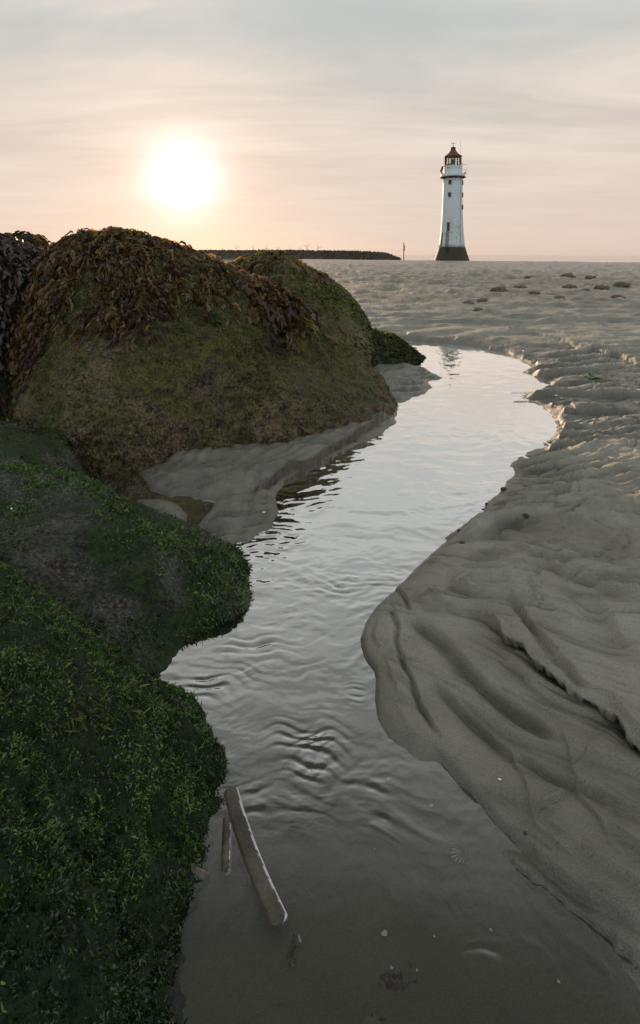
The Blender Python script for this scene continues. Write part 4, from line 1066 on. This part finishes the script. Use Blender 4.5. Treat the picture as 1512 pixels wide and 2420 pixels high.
# ------------------------------------------------------------------ breakwater
bw = MB(); rb = random.Random(4)
A_ = np.array([(24., 186.), (0., 200.), (-30., 228.), (-70., 265.), (-150., 330.), (-260., 420.)])
def bw_at(t):
    i = np.linspace(0, 1, len(A_)); return np.array([np.interp(t, i, A_[:, 0]), np.interp(t, i, A_[:, 1])])
T_ = [(0, .35), (.012, 1.1), (.03, 2.0), (.10, 2.5), (.25, 2.9), (.5, 3.3), (1, 3.8)]
def bw_h(t): return float(np.interp(t, [a[0] for a in T_], [a[1] for a in T_]))
V = []; Fc = []
NS = 120
for i in range(NS):
    t = (i/(NS-1))**1.5; p = bw_at(t); hh = bw_h(t)
    q = bw_at(min(1, t+.01)); tg = q-p if t < .995 else p-bw_at(t-.01); tg = tg/np.linalg.norm(tg); nn = np.array([-tg[1], tg[0]])
    for o_, z in ((-6.5, -1.6), (-2.6, hh-1.0+rb.uniform(-.15, .15)), (-1.5, hh-.8-.15), (1.5, hh-.8-.15), (2.6, hh-1.0), (6.5, -1.6)):
        V.append((p[0]+nn[0]*o_, p[1]+nn[1]*o_, z))
for i in range(NS-1):
    for j in range(5): a = i*6+j; Fc.append((a, a+1, a+7, a+6))
bw.add(V, Fc)
for i in range(2600):
    t = rb.random()**1.9; p = bw_at(t); hh = bw_h(t); q = bw_at(min(1, t+.01)); tg = (q-p) if t < .99 else (p-bw_at(t-.01)); tg = tg/np.linalg.norm(tg); nn = np.array([-tg[1], tg[0]])
    u_ = rb.uniform(-1, 1); o_ = u_*5.5; z = -.9+(hh)*min(1, (1-abs(u_))*1.8)*.98
    s_ = rb.uniform(.35, .75)
    M_ = Matrix.Rotation(rb.random()*PI, 3, 'Z') @ Matrix.Rotation(rb.uniform(-.6, .6), 3, 'X') @ Matrix.Rotation(rb.uniform(-.6, .6), 3, 'Y')
    bw.box((p[0]+nn[0]*o_, p[1]+nn[1]*o_, z), (s_*rb.uniform(1, 1.8), s_*rb.uniform(.9, 1.5), s_*rb.uniform(.8, 1.2)), M=M_)
o = bw.build('breakwater', m_rubble); tag(o, 'long low breakwater of dark rubble stone on the horizon left of the lighthouse', 'breakwater')

# marker pole at its end
mpz = WY(954, 607, 190.)
mk = empty('marker_post', (mpz[0], 190., -.8)); tag(mk, 'slim dark navigation post off the tip of the breakwater', 'marker post')
MB().tube([(0, 0, -1), (0, 0, 5.6)], [.16, .12]).build('post', m_bars, mk)
m = MB(); m.tube([(.05, 0, 2.9), (.05, 0, 4.5)], .20, 6); m.box((0, 0, 3.0), (.9, .3, .1)); m.tube([(0, 0, 4.4), (0, 0, 4.9)], [.30, .05], 6); m.box((.12, 0, 3.9), (.35, .2, .4)); m.build('topmark', m_iron, mk)

# wind farm
tproto = None
def turbine(px, Y, hub, rot, first):
    root = empty('wind_turbine', tuple(WY(px, HOR, Y)[:2])+(-.8,))
    if first is None:
        t_ = MB().tube([(0, 0, 0), (0, 0, 78)], [2.6, 1.7], 8).build('tower', m_turb, root)
        MB().box((0, 0, 79), (3.5, 9, 3.5)).build('nacelle', m_turb, root)
        for k in range(3):
            a = 2*PI*k/3; b = MB(); e = Vector((math.sin(a), 0, math.cos(a))); s_ = Vector((math.cos(a), 0, -math.sin(a)))
            c0 = Vector((0, -5.5, 79)); 
            V = []
            for t_, w_ in ((.02, 1.2), (.2, 2.2), (.6, 1.4), (1, .5)):
                c_ = c0+e*(t_*42); V += [c_-s_*w_+Vector((0, -.3, 0)), c_+s_*w_+Vector((0, -.3, 0)), c_+s_*w_+Vector((0, .3, 0)), c_-s_*w_+Vector((0, .3, 0))]
            Fc = [(i*4+j, i*4+(j+1) % 4, i*4+4+(j+1) % 4, i*4+4+j) for i in range(3) for j in range(4)]+[(3, 2, 1, 0), (12, 13, 14, 15)]
            b.add(V, Fc).build('blade', m_turb, root)
    else:
        for ch in first.children:
            c_ = ch.copy(); COL.objects.link(c_); c_.parent = root
    for ch in root.children:
        if ch.name.startswith('blade'):
            ch.matrix_basis = Matrix.Translation((0, 0, 79)) @ Matrix.Rotation(rot, 4, 'Y') @ Matrix.Translation((0, 0, -79))
    root.scale = (1, 1, hub/79) if False else (hub/79,)*3
    return root
TB = [(491, 8200, 'first faint wind turbine right of the boulder crest'), (527, 7600, 'second wind turbine from the left on the horizon'), (560, 5600, 'tallest wind turbine left of the pointed boulder'),
      (584, 8600, 'very faint wind turbine right of the tall left one'), (598, 6000, 'wind turbine over the left shoulder of the pointed boulder'), (612, 8200, 'faint wind turbine between two bolder ones over the pointed boulder'), (630, 6400, 'wind turbine just left of the pointed boulder top'),
      (658, 7000, 'wind turbine above the top of the pointed boulder'), (685, 7900, 'faint wind turbine right of the pointed boulder top'), (709, 7600, 'faint wind turbine left of the bold pair over the breakwater'), (725, 5400, 'bold wind turbine, left one of the pair over the breakwater'), (752, 5900, 'rightmost wind turbine over the breakwater')]
first = None
for i, (px, Y, lab) in enumerate(TB):
    o = turbine(px, Y, 80, i*.71, first); 
    if first is None: first = o
    tag(o, lab, 'wind turbine', 'wind turbines on the sea horizon')

# ------------------------------------------------------------------ small things on the sand
def gz_at(x, y): return float(ground_height(np.array([x]), np.array([y]))[0][0])
m_shell, n = new_mat('shell')
oc = n.new('ShaderNodeTexCoord').outputs['Object']
at = n.new('ShaderNodeAttribute'); at.attribute_name = 'tone'
ln = n.noise(n.mapping(oc, scale=(1, .12, 1)), 240, 4, .6)
cc = n.ramp(at.outputs['Fac'], [(0.0, (.035, .027, .018)), (.40, (.17, .135, .095)), (.50, (.42, .47, .53)), (1, (.80, .84, .86))])
cc = n.mix(n.ramp(ln, [(.35, .45), (.6, 0.0)]), cc, n.mix(.55, cc, (.05, .04, .03)))
finish(n, principled(n, cc, .38, .5, normal=n.bump(ln, .4, .0008)))
m_shellw = simple('shell_white', (.78, .80, .80), .4, var=.25, scale=80)

def razor(name, p0, p1, wid, hgt, zoff, label, group, curve=.05, tilt=0.0, bits=True, seed=3):
    """long half-open razor shell: a shallow channel with a pale strip along one side"""
    p0 = np.array(p0); p1 = np.array(p1); L = np.linalg.norm(p1-p0); ax = (p1-p0)/L
    up = np.array([0, 0, 1.]); sd = np.cross(ax, up); sd /= np.linalg.norm(sd); up = np.cross(sd, ax)
    rg = np.random.default_rng(seed); NL, NA = 70, 18; V = []; T = []
    for sh in (0, 1):
        for i in range(NL+1):
            t = i/NL; endw = min(1, (t/.035)**.5 if t < .035 else 1, ((1-t)/.03)**.5 if t > .97 else 1)*.97+.03
            cen = p0+ax*(t*L)+sd*(curve*L*4*t*(1-t))
            for j in range(NA+1):
                a = j/NA; th = math.radians(-8+196*a)
                r = 1.0-(.06 if sh else 0)
                x = math.cos(th)*wid/2*r; z = math.sin(th)*hgt*r
                if a < .03 or a > .97: x += .0005*math.sin(i*1.7)+.0004*rg.normal()
                V.append(cen+sd*x*endw+up*z*endw+sd*tilt*z+np.array([0, 0, zoff]))
                edge_ = .72+.025*math.sin(t*23)+.018*math.sin(t*61+1)+.012*math.sin(t*140)
                T.append(.85 if a > edge_ else (.48 if a < .07+.05*math.sin(t*19+2) and .3 < t < .8 else .13+.09*math.sin(t*9+1)+.10*math.sin(a*6+.6*math.sin(t*7))+.04*math.sin(t*33+a*2)+.05*rg.normal()))
    n1 = (NL+1)*(NA+1); Fc = []
    for i in range(NL):
        for j in range(NA):
            a = i*(NA+1)+j; Fc.append((a, a+1, a+NA+2, a+NA+1)); Fc.append((n1+a, n1+a+NA+1, n1+a+NA+2, n1+a+1))
        for j in (0, NA):
            a = i*(NA+1)+j; Fc.append((a, a+NA+1, n1+a+NA+1, n1+a) if j == 0 else (a, n1+a, n1+a+NA+1, a+NA+1))
    for i in (0, NL):
        for j in range(NA):
            a = i*(NA+1)+j; Fc.append((a, n1+a, n1+a+1, a+1))
    o = raw_mesh(name, np.array(V)-p0, np.array(Fc), m_shell, None, True, {'tone': T}); o.location = tuple(p0)
    tag(o, label, 'shell', group); return o
zb = -.008
razor('razor_shell', WZ(542, 1852, .004), WZ(665, 2176, .004), .0215, .0055, -.006, 'long brown and bluish razor shell lying in the shallow water', 'shells in the stream', .025, seed=3)
razor('razor_shell', WZ(536, 1930, -.001), WZ(532, 2062, -.001), .013, .007, -.0035, 'short pale broken razor shell left of the long one', 'shells in the stream', .0, seed=5)
a = WZ(424, 2030, .014); b = WZ(490, 2078, -.004)
o = razor('razor_shell', a, b, .010, .005, 0, 'cream razor shell sticking out from under the nearest boulder', 'shells in the stream', .02, seed=6)

# ribbed cockle
def fan_shell(c, r, rot, label, elong=1.0, ribs=9, hh=.35):
    V = [(0, -r*.75, .001)]; T = [.5]; Fc = []; NR, NA = 10, ribs*6
    for i in range(1, NR+1):
        t = i/NR
        for j in range(NA+1):
            a = math.radians(-125+250*j/NA); rr = r*t*(1-.12*abs(math.sin(a))**3)
            x = math.sin(a)*rr*elong; y = -r*.75+(1+math.cos(a))*.5*1.75*r*t*.98+math.cos(a)*r*.05*t
            z = hh*r*math.sin(PI*min(1, t*.95))*max(0, math.cos(a/2.6))+.05*r*t*math.cos(a*ribs*1.4)
            V.append((x, y, z)); T.append(1.0 if math.cos(j/NA*ribs*2*PI) > -.35 else .1)
    for j in range(NA): Fc.append((0, 1+j, 2+j))
    for i in range(NR-1):
        for j in range(NA): a = 1+i*(NA+1)+j; Fc.append((a, a+NA+1, a+NA+2, a+1))
    o = raw_mesh('cockle_shell', V, Fc, m_shell, None, True, {'tone': T})
    md = o.modifiers.new('thickness', 'SOLIDIFY'); md.thickness = .0008
    o.location = tuple(c); o.rotation_euler = (0, 0, rot); tag(o, label, 'shell', 'shells in the stream'); return o
c_ = WZ(1086, 2010); fan_shell((c_[0], c_[1], -.0055), .0105, math.radians(70), 'ribbed white cockle shell under clear water near the right bank', 1.0)

def shard(px, py, size, label, asp=1.0, rot=0.0, seed=0, z=None, mat=None, name='shell_fragment', cat='shell fragment', group='broken shell bits in the shallows', hz=.25):
    """irregular curved chip"""
    rg = np.random.default_rng(seed+100); c = WZ(px, py)
    zz = max(gz_at(c[0], c[1]), -.02)+.0012 if z is None else z
    n_ = 9; ang = np.sort(rg.random(n_))*2*PI*.35+np.linspace(0, 2*PI, n_, endpoint=False)*1.0
    size *= .72; R = size*(.55+.8*rg.random(n_)); V = []; Fc = []
    for lev, (k, zl) in enumerate(((1.0, 0.0), (.98, size*hz*.35), (.6, size*hz), (.0, size*hz*1.15))):
        if k == 0: V.append((0, 0, zl)); break
        for a, r in zip(ang, R): V.append((math.cos(a)*r*k*asp, math.sin(a)*r*k, zl*(1+.2*math.sin(a*2))))
    for l in range(2):
        for i in range(n_): Fc.append((l*n_+i, l*n_+(i+1) % n_, (l+1)*n_+(i+1) % n_, (l+1)*n_+i))
    for i in range(n_): Fc.append((2*n_+i, 2*n_+(i+1) % n_, 3*n_))
    Fc.append(tuple(range(n_-1, -1, -1)))
    o = raw_mesh(name, V, Fc, mat or m_shellw, None, False); o.location = (c[0], c[1], zz); o.rotation_euler = (0, 0, rot)
    tag(o, label, cat, group); return o
m_stone = simple('wet_stone', (.16, .14, .11), .35, var=.4, scale=60)
shard(708, 2196, .0052, 'curved white shell piece just past the lower end of the long razor shell', .45, .2, 1)
shard(907, 2181, .0042, 'small triangular white shell chip alone in the middle of the dark shallows', 1, .5, 2)
shard(918, 1826, .0032, 'tiny curled shell chip by the ripples below the right bank tip', 1.3, .3, 3)
shard(1020, 1895, .0032, 'white shell crumb at the foot of the right bank', 1.2, .2, 4)
shard(1180, 1870, .0028, 'white shell chip lying on the right bank sand', 1.5, .1, 5)
shard(885, 1985, .0016, 'speck of shell left of the cockle shell', 1, 0, 6)
shard(1025, 2190, .0022, 'pale shell speck below and left of the cockle shell', 1, .4, 7)
shard(1160, 2180, .0024, 'round pale shell speck below the cockle shell', 1, .4, 8)
shard(1320, 2305, .0020, 'pale shell speck near the lower right corner', 1, .4, 9)
shard(985, 2268, .0020, 'white fragment beside the dark weed patch at the bottom', 1, .4, 10)
shard(925, 2262, .0024, 'pale fragment left of the dark weed patch at the bottom', 1, .4, 11)
shard(880, 2408, .012, 'pale stone breaking the surface at the bottom edge of the water', 1.5, .4, 12, mat=m_stone, name='stone', cat='stone', group=None, hz=.6, z=-.009)
shard(1372, 1015, .010, 'reddish shell bit on the delta sand', 1.3, .1, 13); 
shard(1312, 898+48, .018, 'pale shell standing in the ripples of the delta', .6, .1, 14)
shard(1326, 952, .014, 'small pale shell beside the larger one in the ripples', .6, .6, 15)
shard(1296, 935, .012, 'dark capped shell bit left of the pale pair in the ripples', 1.2, .6, 16)
shard(35, 1440, .006, 'white barnacled chip stuck on the green side of the nearest boulder', .4, .5, 17, z=.205)

m_peb = simple('dark_pebble', (.045, .036, .028), .5, var=.4, scale=60)
m_clump = simple('sand_clump', (.19, .15, .11), .85, var=.35, scale=8, bump=.5)
m_bits = frond_mat('weed_scrap', (.02, .07, .02), (.04, .14, .03), (.10, .25, .06), .4, .4)
def lump(name, px, py, r, label, cat, group, mat, seed, flat=.6, z=None, ry=1.0, rough=.18):
    c = WZ(px, py); zg = gz_at(c[0], c[1]) if z is None else z
    # put it where the line of sight really meets the ground
    for _ in range(6):
        c = WZ(px, py, zg); zg = gz_at(c[0], c[1])
    d, q, t_ = sphere_dirs(18, 36); n_ = 1+rough*2*fbm3(d*1.6+seed*3.1, 3)+rough*fbm3(d*5+seed, 2)
    p = d*n_[:, None]*r*np.array([1, ry, flat])
    q3 = np.vstack([q[:, [0, 1, 2]], q[:, [0, 2, 3]], t_])
    o = raw_mesh(name, p, q3, mat, None, True); o.location = (c[0], c[1], zg+r*flat*.25); tag(o, label, cat, group); return o
PEB = [(1190, 1157, .0095, 'largest dark pebble at the top of the row along the right bank edge'), (1150, 1191, .0050, 'small dark pebble below the largest one on the bank edge'), (1141, 1204, .004, 'tiny dark pebble between two others on the bank edge'),
       (1133, 1217, .0055, 'roundish dark pebble fourth down along the bank edge'), (1086, 1256, .0065, 'lowest dark pebble of the row on the bank edge'), (1092, 1284, .0058, 'dark brown pebble lying alone on the bank sand'), (1243, 1222, .007, 'dark flattened pebble on the bank farther from the water')]
for i, (x, y, r, lab) in enumerate(PEB): lump('pebble', x, y, r, lab, 'pebble', 'dark pebbles along the right bank', m_peb, i+1)
lump('pebble', 1241, 1965, .0022, 'tiny black pebble on the near sand beside a crack', 'pebble', 'dark pebbles along the right bank', m_peb, 9)
CL = [(1179, 690, .20, 'blocky warm brown clump left of the others on the beach'), (1105, 719, .13, 'flat dark clump nearest the stream bend'), (1140, 714, .10, 'low dark clump right of the flat one'), (1130, 735, .08, 'small low clump closest to the viewer'), (1340, 652, .33, 'broad dark clump far out on the beach'),
      (1250, 663, .22, 'small far clump left of the broad one'), (1228, 679, .22, 'dark clump in a row of clumps, left end'), (1262, 693, .14, 'dark round clump left of the middle row'), (1300, 695, .13, 'clump with two humps in the middle row'), (1322, 704, .13, 'rounded dark clump just below the middle row'),
      (1395, 660, .24, 'small reddish clump far out to the right'), (1345, 681, .22, 'wide dark clump behind the middle row'), (1420, 682, .22, 'dark clump to the right of the wide one'), (1384, 688, .13, 'small clump between the right-hand clumps'), (1460, 705, .16, 'dark steep clump nearest the right edge'), (1467, 675, .25, 'far dark clump near the right edge'), (1355, 748, .06, 'little pebble-like clump on the mid beach')]
for i, (x, y, r, lab) in enumerate(CL): lump('sand_clump', x, y, r*.62, lab, 'sand clump', 'dark clumps of sand and weed on the open beach', m_clump, i+20, .42, ry=.8, rough=.4)

# green scrap of weed on the delta
c_ = WZ(1403, 900, .03); N = 60; rg = np.random.default_rng(8)
base = np.stack([c_[0]+rg.normal(size=N)*.016, c_[1]+rg.normal(size=N)*.02, np.full(N, gz_at(c_[0], c_[1])+.002)], 1)
dd = rg.normal(size=(N, 3)); dd[:, 2] = np.abs(dd[:, 2])*.5+.2; dd /= np.linalg.norm(dd, axis=1)[:, None]
o = ribbons('weed_scrap', base, dd, dd*0+np.array([0, 0, 1.]), np.full(N, .03), np.full(N, .008), m_bits, None, 4); tag(o, 'scrap of bright green weed lying on the rippled delta', 'seaweed')
# dark weed patches under the shallow water
def patch(px, py, sx, sy, N, label, seed, L=.012, mat=None):
    c_ = WZ(px, py); rg = np.random.default_rng(seed)
    x = c_[0]+rg.normal(size=N)*sx; y = c_[1]+rg.normal(size=N)*sy
    z = ground_height(x, y)[0]+.0006
    dd = rg.normal(size=(N, 3)); dd[:, 2] = np.abs(dd[:, 2])*.2; dd /= np.linalg.norm(dd, axis=1)[:, None]
    o = ribbons('weed_scrap', np.stack([x, y, z], 1), dd, dd*0+np.array([0, 0, 1.]), np.full(N, L), np.full(N, .0018), mat or m_string, None, 4, gravity=.0, wob=.4)
    tag(o, label, 'seaweed'); return o
patch(940, 2290, .009, .004, 45, 'dark brown scraps of weed under the water at the bottom', 5, L=.005)
patch(688, 2225, .002, .007, 50, 'wisp of green weed under water beside the curved shell piece', 6, L=.006, mat=m_lettuce)
